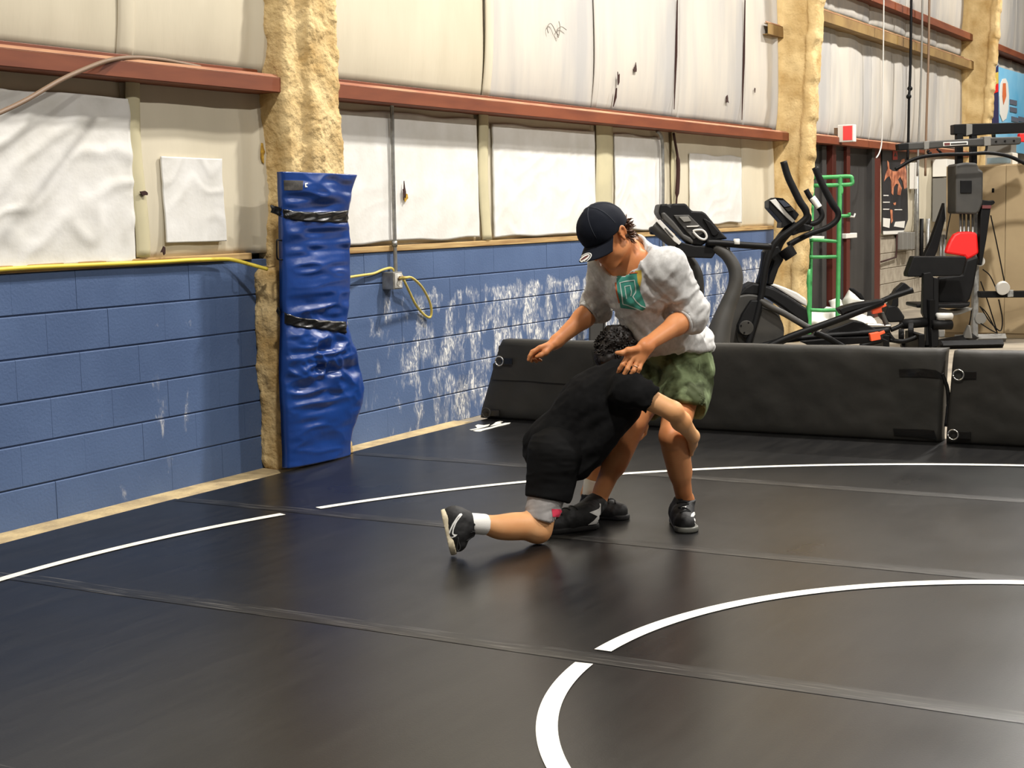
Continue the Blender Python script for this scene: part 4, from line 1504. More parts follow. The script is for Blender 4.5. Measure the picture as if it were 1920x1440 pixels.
    P += [cap_(hipR, knR, 0.085, 0.058, 0.04), cap_(knR, anR, 0.054, 0.036, 0.03),
          ell(knR + (anR - knR) * 0.36 + UPZ * 0.004, (0.115, 0.05, 0.054), (nrm(knR - anR), np.cross(UPZ, nrm(knR - anR)), UPZ), 0.03),
          cap_(anR, heelR + (toeR - heelR) * 0.25 + CR * 0.05, 0.034, 0.034, 0.02),
          cap_(heelR + (toeR - heelR) * 0.25 + CR * 0.05, toeR + (heelR - toeR) * 0.3 + CR * 0.035, 0.034, 0.026, 0.02),
          cap_(hipL, knL, 0.082, 0.055, 0.04), cap_(knL, anL, 0.052, 0.034, 0.03)]
    heelL = onZ(1086, 968, 0.0)
    toeL = onZ(1168, 973, 0.0)
    toeL = heelL + nrm(toeL - heelL) * 0.245
    anL2 = heelL + nrm(toeL - heelL) * 0.06 + UPZ * 0.10
    P += [cap_(anL, anL2, 0.034, 0.034, 0.02), cap_(anL2 - UPZ * 0.04, toeL - nrm(toeL - heelL) * 0.06 + UPZ * 0.034, 0.034, 0.024, 0.02)]
    V, F = sdf_mesh(P, 0.0042, relax=1)
    V[:, 2] = np.maximum(V[:, 2], 0.001)
    body = linkq('person', V, F, M_SKIN_BOY)
    tag(body, 'kneeling person in black shirt hugging the standing one round the knees', 'person')

    # --- T-shirt
    S = [ell(chest, (0.155, 0.118, 0.185), TA, 0.03), cap_(chest - tu * 0.05, pel, 0.128, 0.134, 0.06), ell(pel - tu * 0.01, (0.138, 0.128, 0.13), TA, 0.05),
         cap_(shR, shL, 0.070, 0.066, 0.04), cap_(chest + tu * 0.06, neck, 0.075, 0.055, 0.04),
         cap_(shR, J(1221, 749, 6.225), 0.072, 0.060, 0.04), cap_(shL, J(1158, 738, 6.70), 0.062, 0.055, 0.04),
         cap_(J(1082, 868, 6.36), J(1172, 772, 6.33), 0.075, 0.062, 0.06)]
    dS = nrm(elR - shR)
    eS = J(1224, 751, 6.225)
    nn = nrm(hc - hu * 0.04 - neck)
    V, F = sdf_mesh(S, 0.005, planes=[(eS, dS, eS, 0.085), (J(1050, 912, 6.35), nrm(-CU * 0.93 - CR * 0.12), J(1050, 912, 6.35), 0.30), (neck + nn * 0.012, nn, neck + nn * 0.05, 0.09)],
                    cuts=[cap_(eS - dS * 0.025, eS + dS * 0.08, 0.052, 0.06, 0), cap_(neck + nn * 0.004, neck + nn * 0.1, 0.052, 0.06, 0)], relax=2)
    V = folds(V, F, 0.0085, (5, 8, 15), (nrm(CR * 0.8 + CU * 0.6), CT, nrm(CU * 0.8 - CR * 0.6)), 21)
    linkq('t_shirt', V, F, M_TEE, body)

    # --- shorts and grey tights under them
    th = nrm(knR - hipR)
    S = [ell(pel, (0.134, 0.118, 0.12), TA, 0.05), cap_(hipR - CR * 0.012, hipR + (knR - hipR) * 0.66 + CR * 0.006, 0.108, 0.084, 0.05),
         cap_(hipR + CR * 0.03, J(1048, 925, 6.33), 0.09, 0.052, 0.05), cap_(hipL, hipL + (knL - hipL) * 0.75, 0.10, 0.09, 0.05)]
    hp = J(1034, 938, 6.33)
    hn = nrm(-CU * 0.96 - CR * 0.18 + CT * 0.1)
    tL = nrm(knL - hipL)
    hl2 = hipL + (knL - hipL) * 0.78
    V, F = sdf_mesh(S, 0.005, planes=[(hp, hn, hp, 0.14), (hl2, tL, hl2, 0.13)], cuts=[cap_(hp - hn * 0.010, hp + hn * 0.08, 0.070, 0.085, 0)], relax=2)
    V = folds(V, F, 0.004, (6, 6, 22), (CR, CT, CU), 25)
    linkq('shorts', V, F, M_BLKSH, body)
    a = hipR + (knR - hipR) * 0.40
    b = hipR + (knR - hipR) * 0.93
    e1 = J(1024, 976, 6.31)
    V, F = sdf_mesh([cap_(a + CR * 0.002, b + CR * 0.006, 0.079, 0.074, 0.03)], 0.004, planes=[(e1, nrm(-CU + 0.28 * CR * -1.0)), (J(1034, 920, 6.33), CU)],
                    cuts=[cap_(e1 + CU * 0.006, e1 - CU * 0.08, 0.058, 0.07, 0)], relax=2)
    V = folds(V, F, 0.0026, (5, 6, 34), (nrm(CR + 0.3 * CU), CT, nrm(CU - 0.3 * CR)), 27)
    tg = linkq('tights', V, F, M_GREYSH, body)
    tt = bvh(V, F)
    decal('tights_print', [(1034, 954), (1056, 955), (1055, 969), (1036, 969)], tt, M_PINK, tg, off=0.0018, step=2.5)

    # --- hair
    V, F = sdf_mesh([ell(hc + hu * 0.026 - hf * 0.006, (0.080, 0.097, 0.096), HA, 0.02), ell(hc - hf * 0.04 - hu * 0.025, (0.066, 0.056, 0.05), HA, 0.03)], 0.005,
                    planes=[(hc + hf * 0.045 - hu * 0.01, nrm(hf * 0.8 - hu * 0.6)), (hc - hu * 0.066, -hu)], relax=1)
    V = V + normals(V, F) * (0.009 * fbm(V, 34, 3, 4))[:, None]
    hair = linkq('hair', V, F, M_HAIRB, body)
    mb = hair_clumps(hc + hu * 0.022 - hf * 0.008, HA, (0.080, 0.096, 0.093), 420, 0.017, 0.0055, 8, lambda v: v[2] > -0.62 and not (v[1] > 0.45 and v[2] < 0.3), curl=0.8, droop=0.05)
    mb.build('hair_curl', M_HAIRB, hair, smooth=True)

    # --- socks and shoes
    for kn, an, f0, f1 in ((knR, anR, 0.76, 1.06),):
        p0, p1 = kn + (an - kn) * f0, kn + (an - kn) * f1
        d = nrm(an - kn)
        V, F = sdf_mesh([cap_(p0 - d * 0.05, p1 + d * 0.05, 0.045, 0.042, 0)], 0.004, planes=[(p0, -d), (p1, d)], relax=2)
        sk = linkq('sock', V, F, M_SOCK, body)
    p0, d = anL + nrm(knL - anL) * 0.07, nrm(anL2 - anL)
    V, F = sdf_mesh([cap_(p0, anL2, 0.041, 0.041, 0)], 0.004, planes=[(p0, nrm(knL - anL))], relax=2)
    linkq('sock', V, F, M_SOCK, body)
    s1, t1 = shoe(body, heelR, toeR, CR, anR, 1.08, 0.012, M_SOLE, 3)
    # curved outline mark on the side of the shoe
    zx, zy = 800, 920
    sc = 280 / 1920

    def z(p):
        return [(zx + a * sc, zy + b * sc) for a, b in p]
    outer = [(446, 292), (420, 300), (380, 350), (330, 430), (292, 520), (285, 570), (300, 600), (335, 606), (372, 590), (396, 565), (360, 562), (345, 552), (350, 500), (380, 420), (420, 360), (458, 312)]
    inner = [(436, 318), (405, 345), (365, 415), (325, 490), (303, 550), (303, 580), (320, 590), (345, 585), (350, 575), (334, 568), (327, 545), (338, 490), (370, 405), (405, 352)]
    decal('curved_mark', z(outer), t1, M_SHOEW, s1, off=0.002, step=2)
    decal('mark_fill', z(inner), t1, M_SHOE, s1, off=0.0028, step=2)
    pts = [J(800 + a * sc, 920 + b * sc, 6.06) for a, b in ((405, 600), (400, 660), (388, 740), (400, 772), (425, 760), (432, 720), (412, 660), (405, 610))]
    MB().tube(catmull(pts, 5), 0.0028, 6).build('lace', M_LACE, s1, smooth=True)
    s2, t2 = shoe(body, heelL, toeL, UPZ, anL2, 0.98, 0.012, M_SHOE, 4)
    decal('curved_mark', [(1131, 951), (1133, 949), (1134, 954), (1131, 958), (1126, 958), (1130, 956)], t2, M_SHOEG, s2, off=0.002, step=1.5)
    return body


build_boy()

# ================================================================ pad, cords and fittings on the near wall
M_PAD = pm('blue_pad_vinyl', srgb(16, 50, 112), rough=0.32, col2=srgb(20, 60, 130), scale=3, detail=5, bump=0.12, bscale=30, bdist=0.01, spec=0.5)
M_BLKTAPE = pm('black_tape', srgb(14, 14, 14), rough=0.3, bump=0.3, bscale=30, bdist=0.006)
M_BLKPL = pm('black_plastic', srgb(8, 8, 9), rough=0.55, col2=srgb(13, 13, 14), scale=12, spec=0.18)
M_BLKM = pm('black_painted_metal', srgb(7, 7, 8), rough=0.5, spec=0.18)
M_DKGREY = pm('dark_grey_plastic', srgb(56, 54, 50), rough=0.55, col2=srgb(46, 45, 42), scale=6)
M_MIDGREY = pm('grey_plastic', srgb(120, 118, 112), rough=0.5)
M_SILVER = pm('silver_plastic', srgb(196, 194, 188), rough=0.4)
M_GALV = pm('galvanised_steel', srgb(168, 168, 164), rough=0.38, metal=0.7, col2=srgb(140, 140, 138), scale=20)
M_STEEL = pm('bright_steel', srgb(210, 208, 202), rough=0.25, metal=0.9)
M_WHITE = pm('white_plastic', srgb(232, 230, 222), rough=0.5)
M_YCORD = pm('yellow_cord', srgb(226, 204, 70), rough=0.5)
M_PCORD = pm('pale_yellow_cord', srgb(204, 184, 96), rough=0.5)
M_BRN = pm('brown_hose', srgb(120, 96, 74), rough=0.55)
M_BARRIER = pm('black_panel_vinyl', srgb(38, 37, 33), rough=0.58, col2=srgb(46, 44, 40), scale=4, detail=6, bump=0.22, bscale=7, bdist=0.02, spec=0.4)
M_BARRIERD = pm('darker_panel_vinyl', srgb(25, 25, 22), rough=0.62, col2=srgb(31, 30, 27), scale=4, detail=6, bump=0.2, bscale=7, bdist=0.02, spec=0.35)
M_GREEN = pm('green_painted_tube', srgb(76, 170, 96), rough=0.5, col2=srgb(62, 150, 82), scale=10)
M_REDPAD = pm('red_upholstery', srgb(226, 16, 14), rough=0.5)
M_ORANGE = pm('orange_plastic', srgb(236, 88, 44), rough=0.5)
M_TANCAB = pm('tan_cabinet_paint', srgb(170, 150, 116), rough=0.55, col2=srgb(152, 132, 100), scale=1.6, detail=5)
M_DOOR = pm('dark_door_paint', srgb(62, 60, 58), rough=0.6, col2=srgb(48, 46, 45), scale=4, detail=7, stretch=(1, 1, 0.3))
M_JAMB = pm('dark_red_jamb', srgb(88, 34, 23), rough=0.5)
M_SCREEN = pm('display_glass', srgb(96, 104, 122), rough=0.2)


def build_pad():
    root = thing('column_pad', 'blue vinyl pad strapped upright round the foam column', 'pad', (6.8, 5.16, 0.0))
    rows = [(322, 527, 668), (335, 528, 664), (352, 528, 659), (372, 529, 655), (390, 530, 652), (408, 530, 651), (425, 530, 654), (470, 531, 655), (520, 532, 655),
            (560, 532, 654), (585, 533, 652), (606, 533, 650), (622, 533, 651), (645, 532, 657), (680, 531, 668), (715, 531, 676), (745, 532, 680), (775, 534, 677),
            (805, 535, 668), (830, 536, 660), (852, 537, 656), (878, 537, 656)]
    Yp = 5.165
    py = np.array([r[0] for r in rows], float)
    lx = np.array([r[1] for r in rows], float)
    rx = np.array([r[2] for r in rows], float)
    nu, nv = 90, 230
    v, u = np.meshgrid(np.linspace(0, 1, nv + 1), np.linspace(0, 1, nu + 1), indexing='ij')
    v, u = v.ravel(), u.ravel()
    yy = py[0] + (py[-1] - py[0]) * v
    xl, xr = np.interp(yy, py, lx), np.interp(yy, py, rx)
    ycorr = yy + (np.interp(yy, [322, 420, 600, 878], [6, 3, -10, -26])) * u      # rows follow the wall's perspective
    px = xl + (xr - xl) * u
    P = np.array([onY(a, b, Yp) for a, b in zip(px, ycorr)])
    edge = np.sin(np.pi * np.clip(u, 0, 1)) ** 0.35
    puff = 0.035 + 0.02 * np.exp(-((yy - 765) / 60) ** 2) * u
    strap = np.exp(-((yy - 402) / 14) ** 2) + np.exp(-((yy - 608) / 14) ** 2)
    y = -(puff * edge) * (1 - 0.45 * strap)
    q = np.stack([P[:, 0] * 3.2 + P[:, 2] * 1.2, 0 * u, P[:, 2] * 15], 1)
    q2 = np.stack([P[:, 0] * 6 - P[:, 2] * 2.6, 0 * u + 3, P[:, 2] * 9 + P[:, 0] * 5], 1)
    near = 0.55 + 0.9 * (np.exp(-((yy - 440) / 45) ** 2) + np.exp(-((yy - 660) / 70) ** 2) + np.exp(-((yy - 360) / 30) ** 2))
    ridge = (1 - np.abs(fbm(q, 1.0, 2, 3)) * 2.0) * 0.014 + (1 - np.abs(fbm(q2, 1.0, 2, 8)) * 2.0) * 0.016 * np.exp(-((yy - 680) / 90) ** 2)
    y = y - ridge * near * edge
    P[:, 1] += y
    V = list(P)
    F = [(j * (nu + 1) + i, (j + 1) * (nu + 1) + i, (j + 1) * (nu + 1) + i + 1, j * (nu + 1) + i + 1) for j in range(nv) for i in range(nu)]
    V, F = solidsheet(V, [f[::-1] for f in F], nu, nv, A([0, 0.03, 0]))
    V = np.array(V)
    V[:, 2] = np.maximum(V[:, 2], -0.03)
    body = link('pad_cover', V, F, M_PAD, root, smooth=True)
    tree = BVHTree.FromPolygons([tuple(a) for a in V], [tuple(f) for f in F])

    def strap_(rows_, parent):
        V, F = [], []
        n = len(rows_)
        for (xa, ya, yb) in rows_:
            for yv in np.linspace(ya, yb, 7):
                d = nrm(ray(xa, yv))
                h = tree.ray_cast(Vector(CAMP), Vector(d))
                p = A(h[0]) if h[0] is not None else onY(xa, yv, 5.20 if xa < 530 else 5.16)
                V.append(p + A([0, -0.007 - 0.004 * math.sin(xa * 0.21 + yv * 0.5), 0]))
        F = [(i * 7 + k, (i + 1) * 7 + k, (i + 1) * 7 + k + 1, i * 7 + k + 1) for i in range(n - 1) for k in range(6)]
        V2, F2 = solidsheet(V, [f[::-1] for f in F], 6, n - 1, A([0, 0.008, 0]))
        link('tape_strap', V2, F2, M_BLKTAPE, root, smooth=True)

    xs = np.linspace(508, 651, 30)
    strap_([(x, np.interp(x, [508, 530, 560, 600, 651], [384, 392, 397, 398, 394]), np.interp(x, [508, 530, 560, 600, 651], [398, 408, 414, 416, 417])) for x in xs], root)
    xs = np.linspace(519, 648, 28)
    strap_([(x, np.interp(x, [519, 532, 560, 600, 648], [576, 586, 596, 600, 603]), np.interp(x, [519, 532, 560, 600, 648], [584, 606, 614, 617, 625])) for x in xs], root)
    decal('sewn_label', [(532, 338), (568, 339), (567, 356), (533, 357)], tree, pm('charcoal_label', srgb(38, 36, 34), rough=0.7, col2=srgb(60, 56, 50), scale=60), root, off=0.003, step=4)
    decal('label_mark', [(571, 344), (576, 343), (576, 345), (573, 346), (573, 348), (575, 349), (576, 351), (571, 351)], tree, M_WHITE, root, off=0.004, step=2)
    mb = MB().tube(catmull([onY(528, 451, 5.17), onY(520, 450, 5.17), onY(519, 460, 5.17), onY(520, 484, 5.17), onY(529, 487, 5.17)], 5), 0.005, 6)
    mb.build('handle', M_BLKPL, root, smooth=True)


build_pad()

# conduit drop with outlet box
root = thing('outlet_drop', 'galvanised conduit running down to a small outlet box', 'outlet', onY(741, 545, 5.43))
pts = [onY(728, 190, 5.40), onY(733, 194, 5.40), onY(735, 205, 5.42), onY(736.5, 300, 5.43), onY(740, 450, 5.425), onY(742, 512, 5.42)]
MB().tube(catmull(pts, 6), 0.013, 10).build('conduit', M_GALV, root, smooth=True)
MB().tube([onY(739.6, 452, 5.425), onY(740, 462, 5.425)], 0.018, 10).build('coupling', M_GALV, root, smooth=True)
a, b = onY(729, 511, 5.37), onY(757, 541, 5.37)
bz0, bz1 = b[2], a[2]
MB().box((a[0] + 0.05, 5.37, bz0), (a[0] + 0.05 + 0.105, 5.46, bz1)).build('box_body', M_GALV, root, bevel=0.004)
MB().box((a[0] + 0.062, 5.364, bz0 + 0.008), (a[0] + 0.143, 5.372, bz1 - 0.008)).build('cover_plate', M_SILVER, root, bevel=0.002)
for k in (0.3, 0.7):
    z = bz0 + (bz1 - bz0) * k
    MB().disc((a[0] + 0.103, 5.362, z), (0, 1, 0), 0.016, 0.006, 14).build('socket', M_WHITE, root)
bx0 = A([a[0] + 0.103, 5.36, bz0 + (bz1 - bz0) * 0.62])
root = thing('extension_cord', 'pale yellow cord with a brown plug looped from the outlet box', 'cord', bx0)
pl = [bx0, onY(760, 521, 5.30), onY(772, 521, 5.31), onY(790, 537, 5.35), onY(804, 562, 5.40), onY(809, 582, 5.42), onY(806, 595, 5.43), onY(795, 590, 5.435), onY(780, 572, 5.43), onY(768, 548, 5.42), onY(758, 527, 5.40), onY(752, 515, 5.41)]
MB().tube(catmull(pl, 8), 0.0085, 8).build('loop', M_PCORD, root, smooth=True)
MB().tube([bx0 + A([0, 0.01, 0]), bx0 + A([0.01, -0.05, 0.004])], [0.016, 0.011], 10).build('plug', M_BRN, root, smooth=True)
pl = [onY(640, 525, 5.30), onY(655, 520, 5.40), onY(680, 516, 5.435), onY(700, 513, 5.44), onY(720, 505, 5.44), onY(734, 503, 5.435), onY(742, 512, 5.42)]
o = MB().tube(catmull(pl, 8), 0.0085, 8).build('extension_cord', M_PCORD, None, smooth=True)
tag(o, 'pale yellow cord strung from behind the blue pad to the outlet conduit', 'cord')
pl = [onY(-60, 511, 5.43), onY(0, 505.5, 5.43), onY(70, 501, 5.43), onY(140, 498, 5.432), onY(220, 494.5, 5.432), onY(300, 491, 5.432), onY(360, 487.5, 5.43), onY(420, 486, 5.42), onY(440, 488, 5.40), onY(470, 496, 5.36), onY(502, 505, 5.30)]
o = MB().tube(catmull(pl, 8), 0.0105, 8).build('extension_cord', M_YCORD, None, smooth=True)
tag(o, 'bright yellow cord lying along the sill of the blue wall', 'cord')
pl = [onY(1232, 246, 5.40), onY(1238, 252, 5.40), onY(1242, 270, 5.41), onY(1243, 330, 5.41), onY(1243, 395, 5.41), onY(1244, 470, 5.41)]
o = MB().tube(catmull(pl, 6), 0.015, 10).build('conduit', M_GALV, None, smooth=True)
tag(o, 'galvanised conduit behind the treadmill, down from the red girt', 'conduit')
pl = [onY(1263, 250, 5.39), onY(1266, 268, 5.40), onY(1271, 300, 5.41), onY(1271, 340, 5.41), onY(1268, 385, 5.41), onY(1266, 430, 5.42)]  # dark tube put in for the shade in the open insulation seam
o = MB().tube(catmull(pl, 6), [0.012] * 12 + [0.02] * 10 + [0.008] * 9, 8).build('cable', M_HOLE, None, smooth=True)  # not a real cable: dark tube for the shade in the seam gap
tag(o, 'dark tube painted in for the shaded insulation seam gap behind the treadmill console', 'cable')
pl = [onY(-40, 228, 4.95), onY(0, 211, 5.0), onY(50, 187, 5.05), onY(110, 152, 5.12), onY(160, 129, 5.20), onY(205, 113, 5.28), onY(250, 108, 5.33), onY(300, 112, 5.36), onY(340, 119, 5.39), onY(375, 126, 5.40)]
o = MB().tube(catmull(pl, 8), 0.0115, 8).build('hose', M_BRN, None, smooth=True)
tag(o, 'brown hose draped over the red girt above the white patches', 'hose')

# printed white mark on the mat by the wall
def floor_poly(name, poly, mat, label, z=0.0022):
    P = [onZ(x, y, z) for x, y in poly]
    o = MB().prism(P, (0, 0, -0.0012)).build(name, mat)
    return tag(o, label, 'mat print') if label else o


def z8(p):
    return [(860 + a / 7.2, 620 + b / 7.2) for a, b in p]


lg = thing('mat_logo', 'white printed logo on the mat beside the standing black panel', 'mat print', onZ(920, 798, 0.0))
for poly in (z8([(145, 1335), (200, 1325), (250, 1312), (222, 1282), (260, 1265), (340, 1275), (420, 1262), (400, 1285), (350, 1300), (290, 1315), (240, 1330), (175, 1342)]),
             z8([(195, 1350), (260, 1330), (340, 1318), (430, 1300), (530, 1270), (620, 1245), (700, 1240), (690, 1252), (610, 1275), (540, 1290), (440, 1318), (350, 1340), (290, 1360), (230, 1360)]),
             z8([(425, 1285), (470, 1260), (500, 1235), (560, 1218), (600, 1225), (560, 1240), (580, 1252), (520, 1268), (480, 1275)])):
    MB().prism([onZ(x, y, 0.0022) for x, y in poly], (0, 0, -0.0012)).build('logo_stroke', M_LINE, lg)


# ================================================================ standing folded panels
def panel(label, corners, thick, mat, group=None, fold=True):
    """corners: front face (bottom-left, bottom-right, top-right, top-left)"""
    bl, br, tr, tl_ = [np.asarray(c, float) for c in corners]
    root = thing('folding_mat', label, 'folding mat', (bl + br) / 2, group)
    nu, nv = 120, 30

    def fn(u, v):
        p = (bl[None] * ((1 - u) * (1 - v))[:, None] + br[None] * (u * (1 - v))[:, None] + tr[None] * (u * v)[:, None] + tl_[None] * ((1 - u) * v)[:, None])
        w = 0.006 * fbm(p, 3.0, 3, 4) + 0.004 * fbm(p, 9, 2, 6)
        rnd = 0.02 * (np.abs(2 * v - 1) ** 10 + np.abs(2 * u - 1) ** 60)
        return p[:, 0] + rnd - w, p[:, 1], p[:, 2] + 0.004 * vnoise(p * A([0, 1, 0]), 3.0) * v
    V, F = grid(fn, nu, nv)
    V, F = solidsheet(V, F, nu, nv, A([thick, 0, 0]))
    body = link('panel', V, [f[::-1] for f in F], mat, root, smooth=True, bevel=0)
    return root, BVHTree.FromPolygons([tuple(a) for a in V], [tuple(f) for f in F])


XB = 8.74
lp, ltree = panel('long black folding mat standing on edge, reaching to the blue wall', (A([XB, 5.262, 0.0]), A([XB, 2.105, 0.0]), A([XB + 0.01, 2.085, 0.552]), A([XB + 0.03, 5.085, 0.545])), 0.11, M_BARRIER)
rp_, rtree = panel('black folding mat standing on edge with metal rings along its end', (A([XB, 2.070, 0.0]), A([XB, 0.05, 0.0]), A([XB, 0.05, 0.545]), A([XB, 2.03, 0.545])), 0.11, M_BARRIER)
# overlapped inner panel with a crease at the wall end
decal('fold_flap', [(928, 648), (1012, 650), (1110, 655), (1120, 716), (1060, 719), (985, 714), (912, 711)], ltree, M_BARRIER, lp, off=0.012, step=10)


def strapband(parent, poly, m=M_BLKTAPE, tree=ltree, off=0.008):
    return decal('strap', poly, tree, m, parent, off=off, step=4)


strapband(lp, [(1686, 692), (1730, 691), (1755, 694), (1763, 699), (1766, 709), (1752, 708), (1730, 706), (1687, 706)])
strapband(lp, [(1675, 803), (1700, 804), (1738, 805), (1752, 807), (1756, 824), (1742, 821), (1710, 817), (1677, 815)])
for cx, cy, parent, rr, m in ((936, 677, lp, 0.031, M_STEEL), (912, 774, lp, 0.032, M_DKGREY), (1797, 703, rp_, 0.030, M_STEEL), (1787, 815, rp_, 0.029, M_STEEL)):
    c = onX(cx, cy, XB - 0.012)
    pts = [c + A([0, 1, 0]) * rr * math.cos(t) + A([0, 0, 1]) * rr * math.sin(t) for t in np.linspace(0, 2 * math.pi, 25)]
    MB().tube(pts, 0.0045, 7).build('metal_ring', m, parent, smooth=True)
    s = -1 if True else 1
    c2 = c + A([0.006, -0.055, 0.0])
    MB().box(c2 - A([0.004, 0.045, 0.022]), c2 + A([0.004, 0.04, 0.022])).build('ring_strap', M_BLKTAPE, parent, bevel=0.002)

# end strap that hangs between the two standing mats
o = MB().tube(catmull([onX(1766, 700, XB + 0.02), onX(1772, 715, XB + 0.03), onX(1777, 732, XB + 0.04), onX(1778, 760, XB + 0.05), onX(1774, 800, XB + 0.04)], 6), 0.012, 8, flat=(A([1, 0, 0]), 0.35)).build('strap_tail', M_BLKTAPE, lp, smooth=True)

# ================================================================ machines behind the standing mats
def ext(poly, d, t):
    return MB().prism([at(x, y, d) for x, y in poly], AWAY * t)


def part(name, poly, d, t, mat, root, bevel=0.006):
    return ext(poly, d, t).build(name, mat, root, bevel=bevel)


def tubep(name, pts, r, mat, root, d=None, seg=10, sm=6, flat=None):
    P = [at(p[0], p[1], p[2] if len(p) > 2 else d) for p in pts]
    if np.isscalar(r):
        return MB().tube(catmull(P, sm), r, seg, flat=flat).build(name, mat, root, smooth=True)
    return MB().tube(P, r, seg, smooth=sm, flat=flat).build(name, mat, root, smooth=True)


def base_pt(x, d):
    p = at(x, 640, d)
    return A([p[0], p[1], -0.035])


# ---- treadmill
TD = 12.2
r = thing('treadmill', 'treadmill with a sloped black console and grey curved uprights', 'treadmill', base_pt(1330, TD))


def z6(p):
    return [(1200 + a / 8.727, 370 + b / 8.727) for a, b in p]


part('console', z6([(330, 115), (440, 105), (500, 140), (540, 102), (750, 100), (850, 222), (1020, 230), (1075, 262), (1310, 545), (1440, 680), (1120, 725), (1000, 800), (850, 775), (700, 650), (360, 350), (300, 250)]), TD, 0.42, M_BLKPL, r, bevel=0.02)
part('console_face', z6([(545, 290), (800, 285), (1000, 480), (1080, 560), (880, 690), (760, 560), (640, 420)]), TD - 0.012, 0.02, M_DKGREY, r)
part('display', z6([(640, 320), (790, 312), (840, 390), (720, 402)]), TD - 0.03, 0.03, M_MIDGREY, r, 0.002)
part('key_pad', z6([(760, 470), (960, 460), (975, 468), (940, 484), (770, 488)]), TD - 0.03, 0.03, M_SILVER, r, 0.002)
part('cup_recess', z6([(1030, 350), (1060, 348), (1150, 400), (1290, 560), (1280, 600), (1220, 640), (1180, 620), (1120, 500)]), TD - 0.015, 0.03, M_BLKM, r)
tubep('trim_ring', z6([(870, 560), (900, 540), (1000, 535), (1060, 570), (1090, 640), (1060, 690), (980, 670), (900, 600), (870, 560)]), 0.010, M_SILVER, r, TD - 0.02)
part('console_edge', z6([(340, 260), (400, 240), (560, 400), (720, 600), (830, 660), (880, 720), (860, 770), (720, 690), (560, 540), (380, 370)]), TD - 0.02, 0.2, M_DKGREY, r, 0.012)
tubep('speaker_roll', z6([(215, 460), (330, 560), (480, 680), (600, 765)]), 0.052, M_DKGREY, r, TD + 0.02, 14)
part('side_badge', z6([(270, 395), (330, 365), (680, 735), (640, 778), (560, 720)]), TD - 0.045, 0.03, M_SILVER, r, 0.003)
part('badge_mark', z6([(400, 505), (420, 500), (550, 640), (540, 655), (490, 620)]), TD - 0.052, 0.012, M_DKGREY, r, 0.001)
part('motor_knob', z6([(160, 500), (220, 470), (300, 560), (280, 620), (180, 610)]), TD + 0.05, 0.12, M_BLKPL, r, 0.01)
part('console_tray', z6([(560, 770), (700, 740), (900, 790), (1120, 800), (1240, 850), (1255, 885), (1180, 1000), (700, 985), (640, 900)]), TD - 0.02, 0.4, M_BLKPL, r, 0.012)
tubep('handrail', [(1325, 455), (1350, 456), (1400, 460), (1446, 463)], 0.029, M_BLKM, r, TD - 0.03)
tubep('handrail', [(1322, 462), (1345, 466), (1368, 466)], 0.030, M_BLKM, r, TD + 0.35)
tubep('rail_end', [(1376, 455), (1386, 455)], 0.034, M_SILVER, r, TD - 0.03, sm=1)
tubep('upright', [(1340, 462), (1362, 478), (1376, 500), (1380, 522), (1376, 545), (1364, 575), (1352, 610), (1344, 645), (1338, 690)], [0.045, 0.05, 0.055, 0.06, 0.062, 0.07, 0.09, 0.11, 0.12], M_DKGREY, r, TD, 14)
tubep('upright', [(1285, 478), (1300, 500), (1307, 522), (1306, 560), (1296, 610), (1288, 690)], [0.045, 0.05, 0.055, 0.06, 0.08, 0.1], M_DKGREY, r, TD + 0.55, 14)
c = base_pt(1330, TD + 0.3)
MB().obox(c + A([0, 0, 0.1]), (RGT, AWAY, UPZ), (0.55, 0.36, 0.09)).build('deck', M_BLKPL, r, bevel=0.02)
c = base_pt(1345, TD + 0.28)
MB().obox(c + A([0, 0, 0.14]), (RGT, AWAY, UPZ), (0.18, 0.40, 0.14)).build('motor_cover', M_DKGREY, r, bevel=0.03)

# ---- grey upright seen between the wrestlers
r = thing('equipment_post', 'plain grey upright post behind the wrestlers', 'post', base_pt(1122, 11.85))
part('post', [(1106, 545), (1139, 540), (1131, 640), (1122, 738), (1103, 740), (1105, 640)], 11.85, 0.1, M_DKGREY, r, 0.012)
part('edge_strip', [(1137, 545), (1141, 545), (1133, 640), (1125, 738), (1122, 738), (1130, 640)], 11.84, 0.06, M_DKGREY, r, 0.004)

# ---- elliptical trainer
ED = 13.4
r = thing('elliptical_trainer', 'black elliptical trainer with two tall swing arms', 'exercise machine', base_pt(1450, ED + 0.2))


def z5(p):
    return [(1320 + a / 7.2, 460 + b / 7.2) for a, b in p]


def z4(p):
    return [(1400 + a / 7.2, 280 + b / 7.2) for a, b in p]


